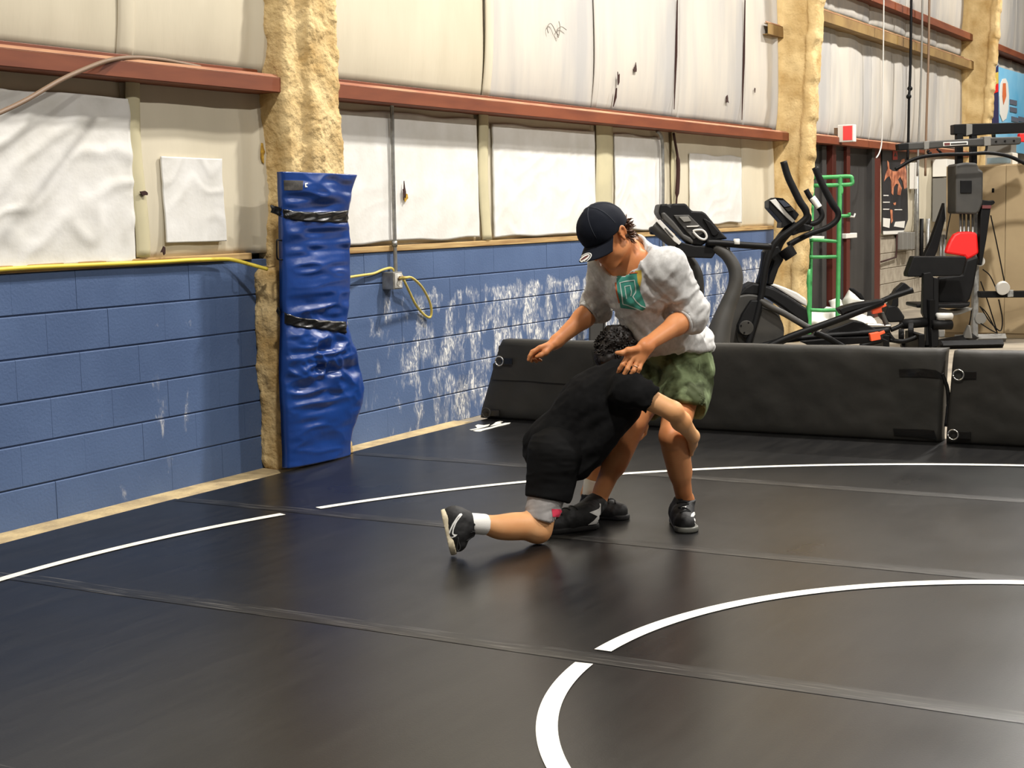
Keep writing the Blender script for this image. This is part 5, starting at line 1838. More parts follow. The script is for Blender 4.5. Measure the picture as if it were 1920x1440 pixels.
MB().disc(at(1400, 612, ED + 0.18), AWAY, 0.30, 0.24, 48).build('flywheel_shroud', M_DKGREY, r, bevel=0.015)
MB().disc(at(1425, 622, ED + 0.06), AWAY, 0.215, 0.05, 40).build('shroud_ring', M_MIDGREY if False else M_DKGREY, r, bevel=0.008)
part('crank_cover', z5([(640, 740), (760, 740), (790, 880), (700, 1150), (640, 1230), (560, 1260), (470, 1190), (460, 1080), (520, 930)]), ED - 0.03, 0.1, M_BLKPL, r, 0.012)
MB().disc(at(1399, 614.5, ED - 0.04), AWAY, 0.066, 0.03, 28).build('crank_plate', M_DKGREY, r, bevel=0.004)
for a, b in ((500, 1085), (600, 1045), (545, 1180)):
    x, y = z5([(a, b)])[0]
    MB().disc(at(x, y, ED - 0.058), AWAY, 0.008, 0.008, 10).build('bolt', M_BLKM, r)
part('upper_cover', z5([(430, 712), (480, 640), (560, 560), (660, 505), (720, 515), (800, 530), (950, 580), (1150, 690), (1390, 850), (1415, 1010), (1410, 1090), (1250, 990), (1050, 830), (880, 720), (720, 680), (560, 670)]), ED + 0.05, 0.3, M_BLKPL, r, 0.02)
part('top_cover', z5([(880, 530), (960, 520), (1100, 570), (1260, 640), (1390, 730), (1395, 830), (1320, 790), (1160, 690), (1000, 590)]), ED + 0.12, 0.3, M_SILVER, r, 0.015)
part('lower_frame', z5([(700, 1350), (1000, 1270), (1500, 1090), (1560, 1120), (1300, 1230), (1000, 1370), (800, 1420)]), ED - 0.05, 0.07, M_BLKM, r)
tubep('link_bar', z5([(750, 740), (900, 830), (1100, 930), (1380, 1095), (1430, 1110)]), 0.03, M_DKGREY, r, ED - 0.02)
part('mast', z5([(715, 520), (760, 380), (790, 200), (800, 90), (860, 30), (1010, 10), (1080, 190), (1010, 310), (950, 480), (930, 535), (860, 530), (880, 400), (950, 220), (920, 200), (870, 330), (830, 470), (800, 530)]), ED + 0.12, 0.12, M_BLKM, r, 0.012)
tubep('mast_core', [(1438, 535), (1448, 490), (1460, 455), (1478, 432), (1490, 418)], 0.05, M_BLKM, r, ED + 0.28, 12)
cpt, cdir = at(1478, 474, ED + 0.1), nrm(CR * 0.75 + CU * 0.55)
MB().disc(cpt, nrm(CU * 0.8 - CR * 0.55), 0.062, 0.10, 24, 0.07).build('cup_holder', M_BLKPL, r, bevel=0.004)
part('console', z4([(300, 700), (390, 650), (490, 660), (570, 730), (710, 880), (640, 985), (600, 1000), (480, 1065), (465, 1060), (475, 985), (300, 790)]), ED + 0.14, 0.24, M_BLKPL, r, 0.012)
part('console_side', z4([(315, 690), (390, 668), (470, 760), (545, 855), (655, 965), (620, 990), (540, 920), (420, 800)]), ED + 0.125, 0.03, M_SILVER, r, 0.003)
part('display', z4([(425, 685), (500, 690), (590, 765), (510, 780)]), ED + 0.12, 0.03, M_SCREEN, r, 0.002)
part('key_pad', z4([(515, 790), (600, 780), (640, 825), (560, 840)]), ED + 0.12, 0.03, M_DKGREY, r, 0.002)
tubep('fixed_handle', z4([(800, 545), (835, 610), (880, 680), (950, 760), (1000, 830), (1015, 900), (970, 970), (890, 1005), (800, 1000)]), 0.026, M_BLKPL, r, ED + 0.22)
tubep('pulse_sensor', z4([(885, 650), (930, 710), (980, 785)]), 0.029, M_WHITE, r, ED + 0.19, 8)
tubep('fixed_handle', z4([(790, 880), (835, 900), (830, 970), (760, 1010), (690, 1040)]), 0.026, M_BLKPL, r, ED + 0.2)
part('handle_hub', z4([(640, 1010), (740, 985), (890, 1035), (905, 1055), (860, 1100), (720, 1130), (620, 1170), (600, 1130)]), ED + 0.1, 0.2, M_BLKPL, r, 0.02)
tubep('swing_arm', [(1469, 303), (1477, 330), (1487, 352), (1500, 378), (1510, 393), (1512, 406), (1502, 417), (1480, 433), (1460, 448), (1447, 465), (1436, 500), (1428, 550), (1417, 600), (1403, 645), (1398, 670)],
      [0.032, 0.033, 0.034, 0.034, 0.034, 0.028, 0.027, 0.027, 0.027, 0.03, 0.03, 0.028, 0.028, 0.03, 0.03], M_BLKPL, r, ED - 0.02, 12)
tubep('swing_arm', [(1528, 314), (1538, 338), (1550, 362), (1562, 384), (1571, 398), (1569, 412), (1552, 426), (1520, 438), (1495, 450), (1478, 460)],
      [0.032, 0.033, 0.034, 0.034, 0.03, 0.027, 0.027, 0.027, 0.027, 0.03], M_BLKPL, r, ED + 0.5, 12)


def z3(p):
    return [(1480 + a / 8.0, 500 + b / 8.0) for a, b in p]


tubep('pedal_bar', [(1440, 650), (1480, 632), (1555, 605), (1600, 588), (1655, 566)], 0.032, M_BLKM, r, ED - 0.05)
tubep('pedal_bar', z3([(1380, 520), (1550, 450), (1850, 350)]), 0.026, M_BLKM, r, ED + 0.0)
part('pedal', z3([(740, 640), (830, 600), (1000, 555), (1380, 495), (1440, 510), (1380, 560), (1100, 620), (850, 690), (800, 730)]), ED - 0.08, 0.16, M_BLKPL, r, 0.01)
part('pedal_guard', z3([(915, 315), (960, 320), (1080, 400), (1140, 500), (1080, 500), (1000, 420), (910, 350)]), ED - 0.02, 0.06, M_BLKPL, r, 0.01)
part('pedal_guard', z3([(1560, 410), (1600, 340), (1720, 235), (1760, 260), (1850, 340), (1840, 370), (1720, 400)]), ED + 0.05, 0.1, M_BLKPL, r, 0.01)
part('pedal', z3([(600, 940), (760, 890), (960, 810), (1100, 830), (1350, 960), (1340, 1050), (1000, 1090), (700, 1090), (520, 1010)]), ED + 0.35, 0.25, M_BLKPL, r, 0.012)
tubep('base_rail', z3([(380, 990), (560, 1060), (700, 1140), (860, 1230)]), 0.028, M_BLKM, r, ED + 0.1)
tubep('base_rail', z3([(-300, 1110), (0, 1090), (560, 1040), (1100, 1000), (1500, 960)]), 0.03, M_BLKM, r, ED + 0.35)
for a in (1395, 1560):
    c = base_pt(a, ED + 0.25)
    MB().obox(c + A([0, 0, 0.04]), (RGT, AWAY, UPZ), (0.04, 0.32, 0.04)).build('foot_bar', M_BLKM, r, bevel=0.008)
c0, c1_ = base_pt(1390, ED + 0.25) + A([0, 0, 0.10]), base_pt(1600, ED + 0.25) + A([0, 0, 0.10])
MB().tube([c0, c1_], 0.035, 8).build('base_rail', M_BLKM, r, smooth=True)
for k, (a, b) in enumerate(((1300, 640), (1280, 1045))):
    x, y = z3([(a, b)])[0]
    mb = MB().obox(at(x, y, ED + 0.0), (nrm(CR + 0.2 * CU), AWAY, nrm(CU - 0.2 * CR)), (0.045, 0.03, 0.035))
    mb.obox(at(x + 9, y - 5, ED + 0.0), (nrm(CR + 0.4 * CU), AWAY, nrm(CU - 0.4 * CR)), (0.05, 0.012, 0.014))
    mb.build('clamp', M_ORANGE, r, bevel=0.006)
part('base_cover', z3([(150, 1120), (700, 1070), (1350, 1050), (1500, 1120), (900, 1170), (300, 1185)]), ED + 0.25, 0.35, M_BLKM, r, 0.008)
tubep('stay', z3([(1380, 690), (1420, 780), (1460, 870)]), 0.024, M_DKGREY, r, ED + 0.05)

# ---- tangle of black weight-bench parts right of the pedals
r = thing('weight_bench', 'low dark weight bench frame between elliptical and multi-gym', 'bench', base_pt(1680, 14.4))
part('bench_pad', z3([(1430, 760), (1480, 590), (1600, 570), (1660, 640), (1740, 760), (1700, 830), (1500, 840)]), 14.3, 0.3, M_BLKPL, r, 0.015)
part('bench_back', z3([(1530, 600), (1580, 420), (1640, 400), (1640, 600)]), 14.3, 0.2, M_BLKM, r, 0.01)
for pts in ([(1150, 880), (1350, 885), (1520, 890)], [(1200, 925), (1400, 915), (1520, 905)], [(1440, 900), (1500, 1020), (1560, 1100)], [(1520, 950), (1640, 900), (1700, 860)],
            [(1500, 1100), (1700, 1120), (1900, 1060)], [(1060, 1190), (1300, 1130), (1440, 1080)]):
    tubep('frame_tube', z3(pts), 0.022, M_BLKM if pts[0][0] != 1150 else M_STEEL, r, 14.3)
MB().disc(at(1708, 622, 14.5), nrm(CR + 0.3 * CT), 0.09, 0.05, 24).build('weight_plate', M_BLKM, r, bevel=0.006)
MB().disc(at(1690, 630, 14.4), nrm(CR + 0.3 * CT), 0.07, 0.05, 24).build('weight_plate', M_BLKM, r, bevel=0.006)
for a in (1650, 1715):
    c = base_pt(a, 14.5)
    MB().obox(c + A([0, 0, 0.1]), (RGT, AWAY, UPZ), (0.03, 0.25, 0.10)).build('foot_bar', M_BLKM, r, bevel=0.006)

# ---- green stand
GD = 16.45
r = thing('green_stand', 'bright green tubular steel stand in front of the dark doors', 'stand', base_pt(1550, GD))
for pts, w in (([(1577, 330), (1575, 345), (1573, 450), (1571, 560), (1570, 632)], 0.025), ([(1516, 505), (1516, 560), (1517, 632)], 0.024), ([(1524, 333), (1560, 332), (1593, 331), (1597, 336), (1596, 345), (1570, 347), (1524, 348)], 0.023),
               ([(1521, 450), (1545, 451), (1571, 453)], 0.019), ([(1518, 482), (1545, 482), (1571, 481)], 0.019), ([(1517, 581), (1545, 582), (1570, 581)], 0.021),
               ([(1573, 405), (1584, 405), (1592, 404), (1592, 399)], 0.019), ([(1577, 348), (1578, 358), (1576, 364)], 0.021)):
    tubep('tube', pts, w, M_GREEN, r, GD, 8, sm=4)
tubep('tube', [(1524, 345), (1522, 420), (1520, 505), (1518, 628)], 0.021, M_GREEN, r, GD + 0.35, 8)
part('shelf_board', [(1519, 448), (1524, 443), (1546, 443), (1545, 450)], GD + 0.02, 0.25, M_WHITE, r, 0.004)

# ---- white crumpled stuff on the floor by the stand
def crumple(name, x, y, d, rx, ry, rz, seed, label, cat='bag'):
    c = at(x, y, d)
    V, F = sdf_mesh([ell(c, (rx, ry, rz), (RGT, AWAY, UPZ), 0.02), ell(c + RGT * rx * 0.4 + UPZ * rz * 0.3, (rx * 0.6, ry * 0.7, rz * 0.8), (RGT, AWAY, UPZ), 0.03)], 0.014, relax=0)
    V = V + normals(V, F) * (0.035 * (1 - 2 * np.abs(fbm(V, 7, 2, seed))))[:, None]
    o = linkq(name, V, F, M_WHITE)
    return tag(o, label, cat)


def heap(name, x, y_top, d, w, dep, label, seed, cat):
    """crumpled heap resting on the slab up to the height seen at y_top"""
    top = at(x, y_top, d)
    h = (top[2] + 0.035) / 2
    c = A([top[0], top[1], -0.035 + h])
    V, F = sdf_mesh([ell(c, (w, dep, h), (RGT, AWAY, UPZ), 0.02), ell(c + RGT * w * 0.5 - UPZ * h * 0.45, (w * 0.7, dep, h * 0.5), (RGT, AWAY, UPZ), 0.05)], 0.02, relax=0)
    V = V + normals(V, F) * (0.05 * (1 - 2 * np.abs(fbm(V, 5, 2, seed))))[:, None]
    V[:, 2] = np.maximum(V[:, 2], -0.034)
    return tag(linkq(name, V, F, M_WHITE), label, cat)


heap('plastic_bag', 1540, 582, 17.0, 0.28, 0.12, 'white plastic bag heap under the green stand', 3, 'bag')
heap('plastic_bag', 1601, 548, 16.75, 0.10, 0.12, 'upright twisted white bag beyond the elliptical pedal', 5, 'bag')
heap('plastic_bag', 1566, 562, 17.35, 0.06, 0.08, 'small white bag poking up behind the green stand', 6, 'bag')
heap('plastic_bag', 1612, 592, 16.0, 0.16, 0.16, 'white bag behind the elliptical pedal arm', 8, 'bag')

# ---- multi-gym
MD = 15.1
r = thing('multi_gym', 'tall multi-gym with red headrest, black seat and lat bar', 'exercise machine', base_pt(1800, MD + 0.3))


def z2(p):
    return [(1640 + a / 5.332, 400 + b / 5.332) for a, b in p]


def z1(p):
    return [(1640 + a / 6.857, 200 + b / 6.857) for a, b in p]


part('top_beam', z1([(1020, 228), (1180, 220), (1500, 212), (1920, 200), (2300, 190), (2300, 318), (1920, 335), (1500, 350), (1250, 375), (1140, 380), (1130, 358), (1022, 355)]), MD + 0.2, 0.14, M_BLKM, r, 0.008)
part('beam_cap', z1([(1182, 222), (1258, 228), (1256, 350), (1180, 375)]), MD + 0.185, 0.03, M_MIDGREY, r, 0.004)
part('cross_bar', z1([(300, 475), (460, 460), (700, 445), (1000, 425), (1500, 395), (1870, 385), (1890, 400), (1885, 470), (1860, 485), (1500, 500), (1000, 520), (560, 550), (310, 562)]), MD - 0.05, 0.1, M_DKGREY, r, 0.012)
part('bar_end', z1([(298, 478), (440, 465), (440, 556), (308, 562)]), MD - 0.058, 0.116, M_BLKM, r, 0.008)
part('bar_clamp', z1([(635, 445), (705, 440), (700, 545), (640, 550)]), MD - 0.07, 0.14, M_MIDGREY, r, 0.005)
part('bar_clamp', z1([(1408, 385), (1495, 380), (1495, 500), (1412, 505)]), MD - 0.07, 0.14, M_MIDGREY, r, 0.005)
part('maker_plate', z1([(883, 458), (1198, 445), (1198, 490), (885, 508)]), MD - 0.064, 0.02, M_WHITE, r, 0.001)
part('plate_mark', z1([(895, 466), (970, 463), (970, 496), (897, 500)]), MD - 0.068, 0.012, M_PRUNE, r, 0.001)
part('plate_text', z1([(980, 468), (1185, 458), (1185, 482), (980, 492)]), MD - 0.068, 0.012, M_DKGREY, r, 0.001)
for a, b in ((1560, 448), (1675, 442), (1790, 438)):
    x, y = z1([(a, b)])[0]
    MB().disc(at(x, y, MD - 0.055), AWAY, 0.009, 0.02, 10).build('hole_plug', M_BLKM, r)
tubep('lat_bar', z1([(265, 805), (340, 765), (470, 690), (640, 640), (900, 615), (1200, 610), (1420, 595), (1600, 610), (1760, 650), (1960, 745), (2080, 810)]), 0.019, M_BLKM, r, MD - 0.12, 10)
part('tower_post', z1([(1060, 350), (1140, 350), (1140, 740), (1060, 740)]), MD + 0.2, 0.09, M_BLKM, r, 0.006)
part('tower_post', z1([(1245, 370), (1320, 370), (1320, 740), (1245, 740)]), MD + 0.2, 0.09, M_BLKM, r, 0.006)
part('weight_shroud', z1([(1040, 740), (1180, 715), (1320, 725), (1345, 800), (1400, 830), (1395, 1240), (1350, 1350), (1310, 1382), (1042, 1375)]), MD + 0.1, 0.3, M_DKGREY, r, 0.02)
part('shroud_window', z1([(1105, 950), (1250, 950), (1250, 1110), (1105, 1110)]), MD + 0.085, 0.03, M_BLKPL, r, 0.003)
for a in (1105, 1150, 1205, 1262):
    x, y = z1([(a, 1380)])[0]
    tubep('guide_rod', [(x, y), (x, y + 120)], 0.014, M_GALV, r, MD + 0.25, 8, sm=1)
part('main_post', [(1826, 400), (1837, 400), (1836, 520), (1834, 640), (1824, 640), (1826, 520)], MD + 0.3, 0.08, M_GALV, r, 0.006)
part('headrest', z2([(712, 400), (730, 340), (760, 270), (800, 210), (850, 186), (940, 182), (1010, 188), (1030, 215), (1045, 400), (930, 466), (900, 430)]), MD + 0.12, 0.09, M_REDPAD, r, 0.02)
part('backrest', z2([(1035, 425), (1040, 470), (1000, 700), (960, 850), (920, 905), (630, 895), (640, 640), (880, 610), (920, 465)]), MD + 0.02, 0.09, M_BLKPL, r, 0.02)
part('curl_pad', z2([(390, 430), (910, 432), (920, 450), (880, 605), (860, 625), (330, 636), (328, 600)]), MD - 0.35, 0.16, M_BLKPL, r, 0.02)
part('seat', z2([(620, 905), (930, 900), (960, 880), (950, 930), (880, 950), (640, 948), (420, 945), (420, 905)]), MD - 0.25, 0.42, M_BLKPL, r, 0.015)
part('seat_frame', z2([(640, 950), (800, 975), (980, 945), (970, 970), (860, 1010), (700, 1040), (640, 1020)]), MD - 0.15, 0.2, M_MIDGREY, r, 0.006)
part('curl_post', z2([(490, 600), (560, 590), (590, 640), (590, 1100), (560, 1320), (510, 1320), (520, 1080), (480, 1000)]), MD - 0.42, 0.08, M_BLKM, r, 0.006)
part('curl_post', z2([(590, 640), (640, 650), (640, 1260), (590, 1320)]), MD - 0.40, 0.06, M_BLKPL, r, 0.006)
for x0, y0, x1, y1, rad, m in ((1748, 609, 1783, 609, 0.048, M_BLKPL), (1757, 593, 1784, 593, 0.034, M_SILVER), (1690, 608, 1736, 604, 0.05, M_BLKPL)):
    MB().tube([at(x0, y0, MD - 0.45), at(x1, y1, MD - 0.40)], rad, 16).build('foam_roller', m, r, smooth=True)
part('leg_lever', z2([(560, 1150), (640, 1160), (640, 1330), (570, 1340)]), MD - 0.45, 0.1, M_BLKM, r, 0.006)
part('stop_block', z2([(640, 1175), (700, 1170), (700, 1235), (645, 1240)]), MD - 0.2, 0.1, M_MIDGREY, r, 0.006)
part('diagonal_brace', [(1771, 380), (1773, 410), (1758, 470), (1753, 482), (1732, 482), (1745, 455)], MD + 0.35, 0.1, M_BLKM, r, 0.006)
part('press_arm', z1([(1395, 1200), (1490, 1210), (1530, 1200), (1552, 1230), (1530, 1258), (1500, 1270), (1440, 1700), (1380, 2040), (1345, 2040), (1360, 1400)]), MD + 0.1, 0.1, M_BLKM, r, 0.008)
part('arm_lettering', z1([(1388, 1268), (1500, 1268), (1496, 1310), (1384, 1310)]), MD + 0.085, 0.03, M_PRUNE, r, 0.001)
part('side_bar', z2([(1050, 780), (1260, 780), (1500, 775), (1900, 770), (1900, 838), (1500, 842), (1060, 845)]), MD + 0.2, 0.09, M_BLKM, r, 0.006)
part('side_clamp', z2([(1325, 770), (1390, 765), (1390, 835), (1330, 838)]), MD + 0.17, 0.14, M_GALV, r, 0.006)
MB().disc(at(1880, 540, MD + 0.15), nrm(AWAY + 0.3 * UPZ), 0.07, 0.05, 28).build('pulley', M_SILVER, r, bevel=0.006)
MB().disc(at(1837, 490, MD + 0.2), AWAY, 0.05, 0.04, 20).build('pulley', M_SILVER, r, bevel=0.004)
MB().disc(at(1838, 597, MD + 0.3), AWAY, 0.06, 0.04, 20).build('pulley', M_MIDGREY, r, bevel=0.004)
for pts in ([(1160, 20), (1230, 350), (1300, 700)], [(1080, 560), (1150, 620), (1210, 740)], [(1060, 680), (1130, 880), (1220, 1170)], [(1240, 860), (1275, 1040), (1270, 1150), (1240, 1170), (1150, 1080), (1060, 940)],
            [(1060, 1100), (1150, 1160), (1230, 1200)], [(760, 0), (730, 150), (712, 260)], [(900, 20), (890, 180)], [(940, 20), (945, 180)], [(1050, 930), (1120, 1000), (1225, 1190)], [(970, 950), (960, 1040), (945, 1120)]):
    tubep('cable', z2(pts), 0.0065, M_BLKM, r, MD + 0.28, 6)
part('cable_handle', z2([(935, 1120), (960, 1120), (978, 1250), (885, 1250), (900, 1200)]), MD + 0.1, 0.05, M_MIDGREY, r, 0.006)
for x0, x1, dd, m in ((1690, 1880, -0.3, M_BLKM), (1790, 1885, 0.35, M_MIDGREY)):
    c0, c1_ = base_pt(x0, MD + dd) + A([0, 0, 0.04]), base_pt(x1, MD + dd) + A([0, 0, 0.04])
    MB().tube([c0, c1_], 0.045, 4).build('base_beam', m, r)
c0, c1_ = base_pt(1750, MD - 0.4) + A([0, 0, 0.05]), base_pt(1832, MD + 0.4) + A([0, 0, 0.05])
MB().tube([c0, c1_], 0.05, 4).build('base_beam', M_BLKM, r)
for a, b in ((1745, MD - 0.4),):
    c0 = base_pt(a, b)
    MB().tube([c0, c0 + A([0, 0, 0.5])], 0.04, 4).build('curl_post', M_BLKM, r)
part('red_grip', [(1912, 250), (1935, 250), (1935, 266), (1912, 266)], MD + 0.1, 0.08, M_REDPAD, r, 0.01)
for pts in ([(700, 560), (680, 580), (700, 600), (730, 590)], [(800, 540), (860, 600)], [(1440, 505), (1430, 560), (1400, 590)]):
    tubep('hook', z1(pts), 0.012, M_BLKM, r, MD - 0.05, 8)

# ---- tan storage cabinet behind the multi-gym
XC = 16.3
q0 = onX(1774, 310, XC)
q1 = onX(1887, 308, XC)
wdt = q0[1] - q1[1]
y1_, y2_ = q0[1], q1[1] - wdt
r = thing('storage_cabinet', 'tan steel storage cabinet standing behind the multi-gym', 'cabinet', (XC + 0.25, (y1_ + y2_) / 2, -0.035))
ztop = q1[2]
MB().box((XC + 0.012, y2_, -0.035), (XC + 0.48, y1_, ztop)).build('body', M_TANCAB, r, bevel=0.004)
MB().box((XC - 0.008, q1[1] + 0.003, 0.02), (XC + 0.012, y1_ - 0.006, ztop - 0.012)).build('door', M_TANCAB, r, bevel=0.003)
MB().box((XC - 0.008, y2_ + 0.006, 0.02), (XC + 0.012, q1[1] - 0.003, ztop - 0.012)).build('door', M_TANCAB, r, bevel=0.003)
p = onX(1862, 357, XC - 0.012)
MB().box(p - A([0.006, 0.012, 0.022]), p + A([0.004, 0.012, 0.022])).build('lock', M_BLKM, r, bevel=0.002)
# boxes on the cabinet
zt = ztop
bxq = onX(1848, 308, XC + 0.1)
bxr = onX(1899, 308, XC + 0.1)
r2 = thing('cardboard_box', 'white box with a blue picture on top of the tan cabinet', 'box', (XC + 0.2, (bxq[1] + bxr[1]) / 2, zt))
MB().box((XC + 0.08, bxr[1], zt), (XC + 0.36, bxq[1], zt + 0.12)).build('box_body', M_WHITE, r2, bevel=0.004)
MB().box((XC + 0.074, bxr[1] + 0.02, zt + 0.015), (XC + 0.081, bxq[1] - 0.02, zt + 0.075)).build('box_picture', pm('pale_blue_print', srgb(170, 200, 222), rough=0.6), r2)
o = MB().box((XC + 0.1, bxr[1] + 0.02, zt + 0.121), (XC + 0.38, bxq[1] - 0.01, zt + 0.25)).build('cardboard_box', M_MIDGREY, None, bevel=0.006)
tag(o, 'plain grey box stacked on the white picture box', 'box')

# ================================================================ door bay and far wall
Yd = 5.42


def wbox(x0, x1, z0, z1, y0, y1):
    return MB().box((x0, y0, z0), (x1, y1, z1))


d1 = struct(wbox(15.62, 17.22, -0.035, 2.12, Yd + 0.06, Yd + 0.14).build('door_1', M_DOOR, bevel=0.004), 'dark door beside the foam column')
d2 = struct(wbox(17.92, 18.86, -0.035, 2.12, Yd + 0.06, Yd + 0.14).build('door_2', M_DOOR, bevel=0.004), 'dark door with a white push bar')
for x0, x1, m in ((17.22, 17.36, M_JAMB), (17.78, 17.92, M_JAMB), (18.86, 18.98, M_DOOR), (18.98, 19.24, M_JAMB), (15.5, 15.62, M_JAMB)):
    wbox(x0, x1, -0.035, 2.13, Yd - 0.01, Yd + 0.14).build('jamb', m, d2 if x0 > 17.5 else d1, bevel=0.004)
wbox(17.36, 17.78, -0.035, 2.13, Yd + 0.03, Yd + 0.14).build('jamb', M_DOOR, d1, bevel=0.003)
wbox(16.95, 17.10, -0.035, 2.1, Yd + 0.03, Yd + 0.06).build('door_edge', M_DOOR, d1)
p = onY(1593, 442, Yd)
wbox(p[0] - 0.2, p[0] + 0.25, p[2] - 0.03, p[2] + 0.03, Yd - 0.02, Yd + 0.06).build('push_bar', M_WHITE, d2, bevel=0.006)
o = MB().tube([onY(1588, 405, Yd - 0.03), onY(1601, 407, Yd - 0.03), onY(1603, 401, Yd - 0.03)], 0.012, 8).build('door_handle', M_SILVER, d2, smooth=True)
p = onY(1588, 380, Yd)
wbox(p[0] - 0.06, p[0] + 0.06, p[2] - 0.18, p[2] + 0.18, Yd + 0.045, Yd + 0.062).build('door_sticker', M_ORANGE, d2)

# exit sign
r = thing('exit_sign', 'white exit sign box with a red face over the doors', 'sign', (17.25, 5.24, 2.15))
MB().box((17.25, 5.17, 2.15), (17.36, 5.36, 2.35)).build('sign_box', M_WHITE, r, bevel=0.006)
MB().box((17.243, 5.185, 2.17), (17.252, 5.295, 2.335)).build('sign_face', pm('red_sign_face', srgb(236, 70, 70), rough=0.5, emit=0.25), r, bevel=0.003)
MB().box((17.27, 5.35, 2.24), (17.34, 5.41, 2.32)).build('bracket', M_BRN, r)

# poster of a lifter
r = thing('poster', 'dark sports poster of two muscular athletes on the bare block wall', 'poster', onY(1680, 440, 5.43))
M_PBLACK = pm('poster_black', srgb(34, 34, 36), rough=0.4, col2=srgb(52, 52, 56), scale=3)
M_PSKIN = pm('poster_skin', srgb(214, 140, 104), rough=0.4, col2=srgb(150, 84, 58), scale=9, detail=4, lo=0.42, hi=0.6)
M_PRED = pm('poster_red', srgb(176, 62, 50), rough=0.4)


def wp(poly, y=5.43, t=0.004):
    return MB().prism([onY(x, b, y) for x, b in poly], (0, t, 0))


wp(z1([(100, 535), (415, 560), (430, 1450), (360, 1640), (110, 1648)]), 5.43, 0.008).build('poster_sheet', M_PBLACK, r)


def z1p(p, y=5.425):
    return wp(z1(p), y, 0.003)


for p in ([(165, 690), (185, 720), (190, 800), (240, 830), (300, 830), (330, 780), (345, 680), (385, 670), (390, 760), (410, 830), (415, 1040), (380, 1060), (360, 960), (330, 900), (300, 940), (350, 1050), (330, 1140), (295, 1130), (305, 1000), (275, 990),
           (245, 1040), (240, 1140), (215, 1110), (215, 960), (190, 890), (150, 920), (125, 960), (140, 880), (170, 800)],
          [(200, 1320), (230, 1330), (235, 1470), (215, 1500)], [(240, 1240), (275, 1230), (270, 1265), (250, 1265)]):
    z1p(p).build('athlete_figure', M_PSKIN, r)
z1p([(235, 560), (290, 560), (295, 680), (235, 685)], 5.424).build('poster_badge', M_PRED, r)
z1p([(245, 640), (262, 600), (270, 590), (288, 640)], 5.4225).build('badge_mark', M_PBLACK, r)
for p in ([(115, 1135), (180, 1135), (180, 1148), (115, 1148)], [(110, 1222), (195, 1222), (195, 1235), (110, 1235)], [(110, 1312), (190, 1312), (190, 1325), (110, 1325)], [(258, 1318), (355, 1318), (355, 1330), (258, 1330)],
          [(110, 1430), (200, 1440), (190, 1560), (110, 1540)], [(270, 1480), (390, 1470), (380, 1560), (250, 1540)], [(110, 1600), (380, 1590), (360, 1635), (112, 1645)]):
    z1p(p, 5.424).build('poster_text', M_WHITE, r)

# small dark wall sticker
o = wp([(1644, 417), (1651, 416), (1651, 437), (1645, 437)], 5.43, 0.006).build('wall_sign', M_PRED)
tag(o, 'small red notice between the door frame and the poster', 'sign')

# electrical panel, meter box and conduits
def eb(name, x0, x1, z0, z1, y0, m, label, cat='electrical box'):
    o = MB().box((x0, y0, z0), (x1, 5.425, z1)).build(name, m, None, bevel=0.006)
    return tag(o, label, cat)


r = thing('electrical_panel', 'grey electrical panel box behind the multi-gym', 'electrical box', (22.3, 5.4, 1.17))
MB().box((22.0, 5.20, 1.15), (22.75, 5.425, 1.78)).build('panel_body', M_MIDGREY, r, bevel=0.006)
MB().box((22.03, 5.188, 1.18), (22.72, 5.203, 1.75)).build('panel_door', M_GALV, r, bevel=0.004)
MB().box((22.42, 5.18, 1.42), (22.5, 5.19, 1.52)).build('panel_latch', M_WHITE, r)
eb('junction_box', 22.0, 22.8, 1.80, 2.05, 5.22, M_WHITE, 'white junction box above the grey electrical panel')
eb('junction_box', 20.72, 20.92, 1.62, 1.98, 5.36, M_WHITE, 'narrow white box beside the poster')
for i, (x, y0, y1, w) in enumerate(((1716, 305, 460, 0.018), (1720, 295, 520, 0.026), (1728, 410, 520, 0.03), (1740, 410, 520, 0.03), (1764, 440, 520, 0.022), (1770, 440, 520, 0.022))):
    o = MB().tube([onY(x, y0, 5.41), onY(x - 0.5, (y0 + y1) / 2, 5.41), onY(x - 1, y1, 5.41)], w, 8).build('conduit', M_GALV if i != 2 else M_BLKM, None, smooth=True)
    tag(o, ['thin conduit beside the narrow white box', 'conduit running past the poster edge', 'black pipe below the grey electrical panel', 'pale pipe below the grey electrical panel',
            'first of two pipes by the diagonal brace', 'second of two pipes by the diagonal brace'][i], 'conduit')
o = MB().tube([onY(1682, 440, 5.43), onY(1681, 470, 5.43), onY(1680, 482, 5.43), onY(1665, 487, 5.43), onY(1652, 491, 5.43)], 0.012, 6).build('conduit', M_HOLE, None, smooth=True)
tag(o, 'thin rusty pipe bent across the bare blocks', 'conduit')
for i, x in enumerate((1690, 1698, 1706)):
    p = onY(x, 449, 5.40)
    o = MB().box(p - A([0.09, 0.05, 0.14]), p + A([0.09, 0.03, 0.10])).build('switch_box', M_MIDGREY, None, bevel=0.01)
    tag(o, 'small grey switch box under the poster corner', 'electrical box', 'switch boxes under the poster')

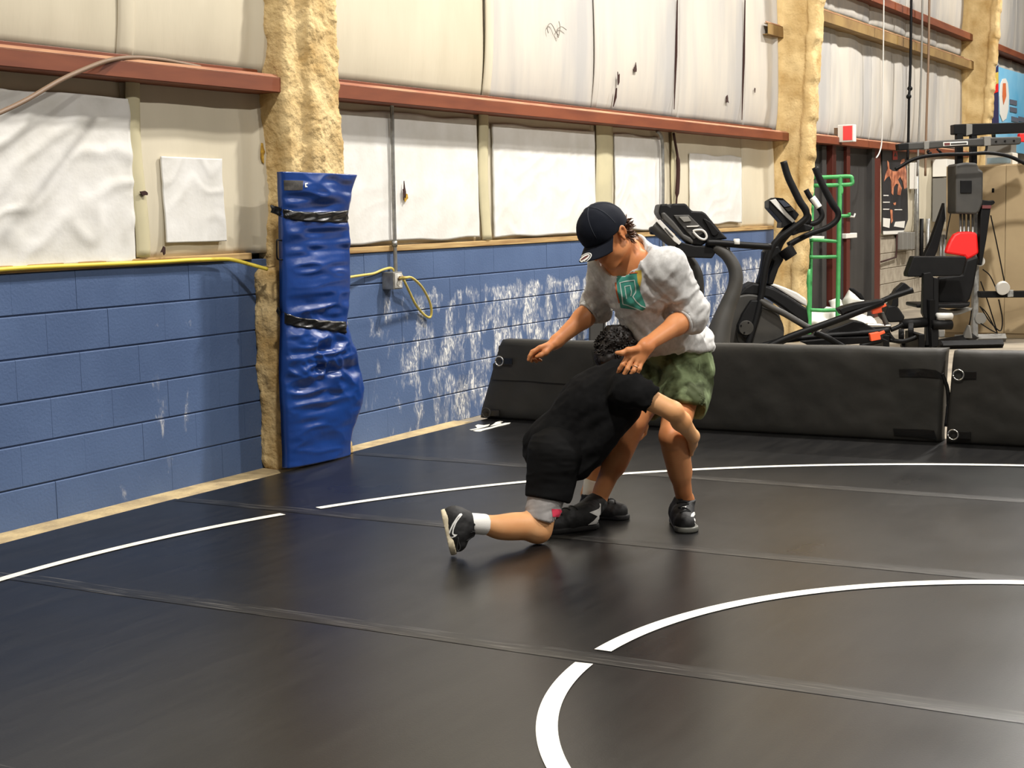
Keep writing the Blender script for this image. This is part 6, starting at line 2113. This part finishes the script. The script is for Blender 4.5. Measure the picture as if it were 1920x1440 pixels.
# hanging ropes
for i, (pts, w, m, lab) in enumerate((([(1657.5, -40), (1656, 100), (1654.5, 200), (1653.5, 255), (1652, 275), (1648, 288), (1643, 296)], 0.009, M_SILVER, 'pale rope with a curled end hanging beside the doors'),
                                      ([(1709, -40), (1707.5, 100), (1705.5, 165), (1704.5, 182), (1703, 265), (1702, 300)], 0.018, M_BLKPL, 'dark knotted rope hanging in front of the upper wall'),
                                      ([(1730, -40), (1728, 100), (1725, 200), (1722, 270), (1720, 330)], 0.014, M_MIDGREY, 'grey rope hanging between the two darker ropes'),
                                      ([(1743, -40), (1741, 100), (1738, 200), (1736, 270), (1735, 330)], 0.016, M_BRN, 'brown rope hanging nearest the far column'))):
    rt = MB().tube(catmull([onY(a, b, 5.16) for a, b in pts], 5), w, 8).build('rope', m, None, smooth=True)
    tag(rt, lab, 'rope')
    if i == 1:
        for a, b in ((1706, 166), (1704, 181)):
            MB().ball(onY(a, b, 5.16), 0.035, 10).build('knot', M_BLKPL, rt, smooth=True)

# banner at the far end
r = thing('banner', 'blue printed banner with a white emblem past the far column', 'banner', onY(1895, 232, 5.3))
M_SKYB = pm('banner_blue', srgb(92, 178, 222), rough=0.5, col2=srgb(150, 206, 236), scale=0.8)
M_NAVYB = pm('banner_navy', srgb(44, 42, 84), rough=0.5)
wp([(1868, 124), (1930, 142), (1990, 160), (1990, 300), (1930, 290), (1868, 280)], 5.28, 0.01).build('banner_sheet', M_SKYB, r)
wp([(1862, 135), (1872, 122), (1873, 240), (1861, 240)], 5.27, 0.01).build('banner_edge', M_NAVYB, r)
wp([(1862, 138), (1872, 135), (1872, 156), (1864, 160)], 5.262, 0.006).build('banner_stripe', M_YEL, r)
wp([(1862, 160), (1872, 156), (1872, 172), (1862, 176)], 5.262, 0.006).build('banner_stripe', M_REDPAD, r)
wp([(1876, 158), (1880, 148), (1886, 147), (1890, 156), (1892, 180), (1891, 205), (1887, 222), (1880, 228), (1875, 214), (1874, 180)], 5.27, 0.006).build('banner_emblem', M_WHITE, r)
wp([(1881, 156), (1886, 156), (1887, 180), (1882, 196), (1880, 180)], 5.262, 0.004).build('emblem_figure', M_ORA, r)
for a, b in ((1894, 186), (1894, 200), (1897, 218), (1910, 218)):
    wp([(a, b), (a + 13, b + 3), (a + 13, b + 12), (a, b + 9)], 5.27, 0.006).build('banner_block', M_SCREEN, r)
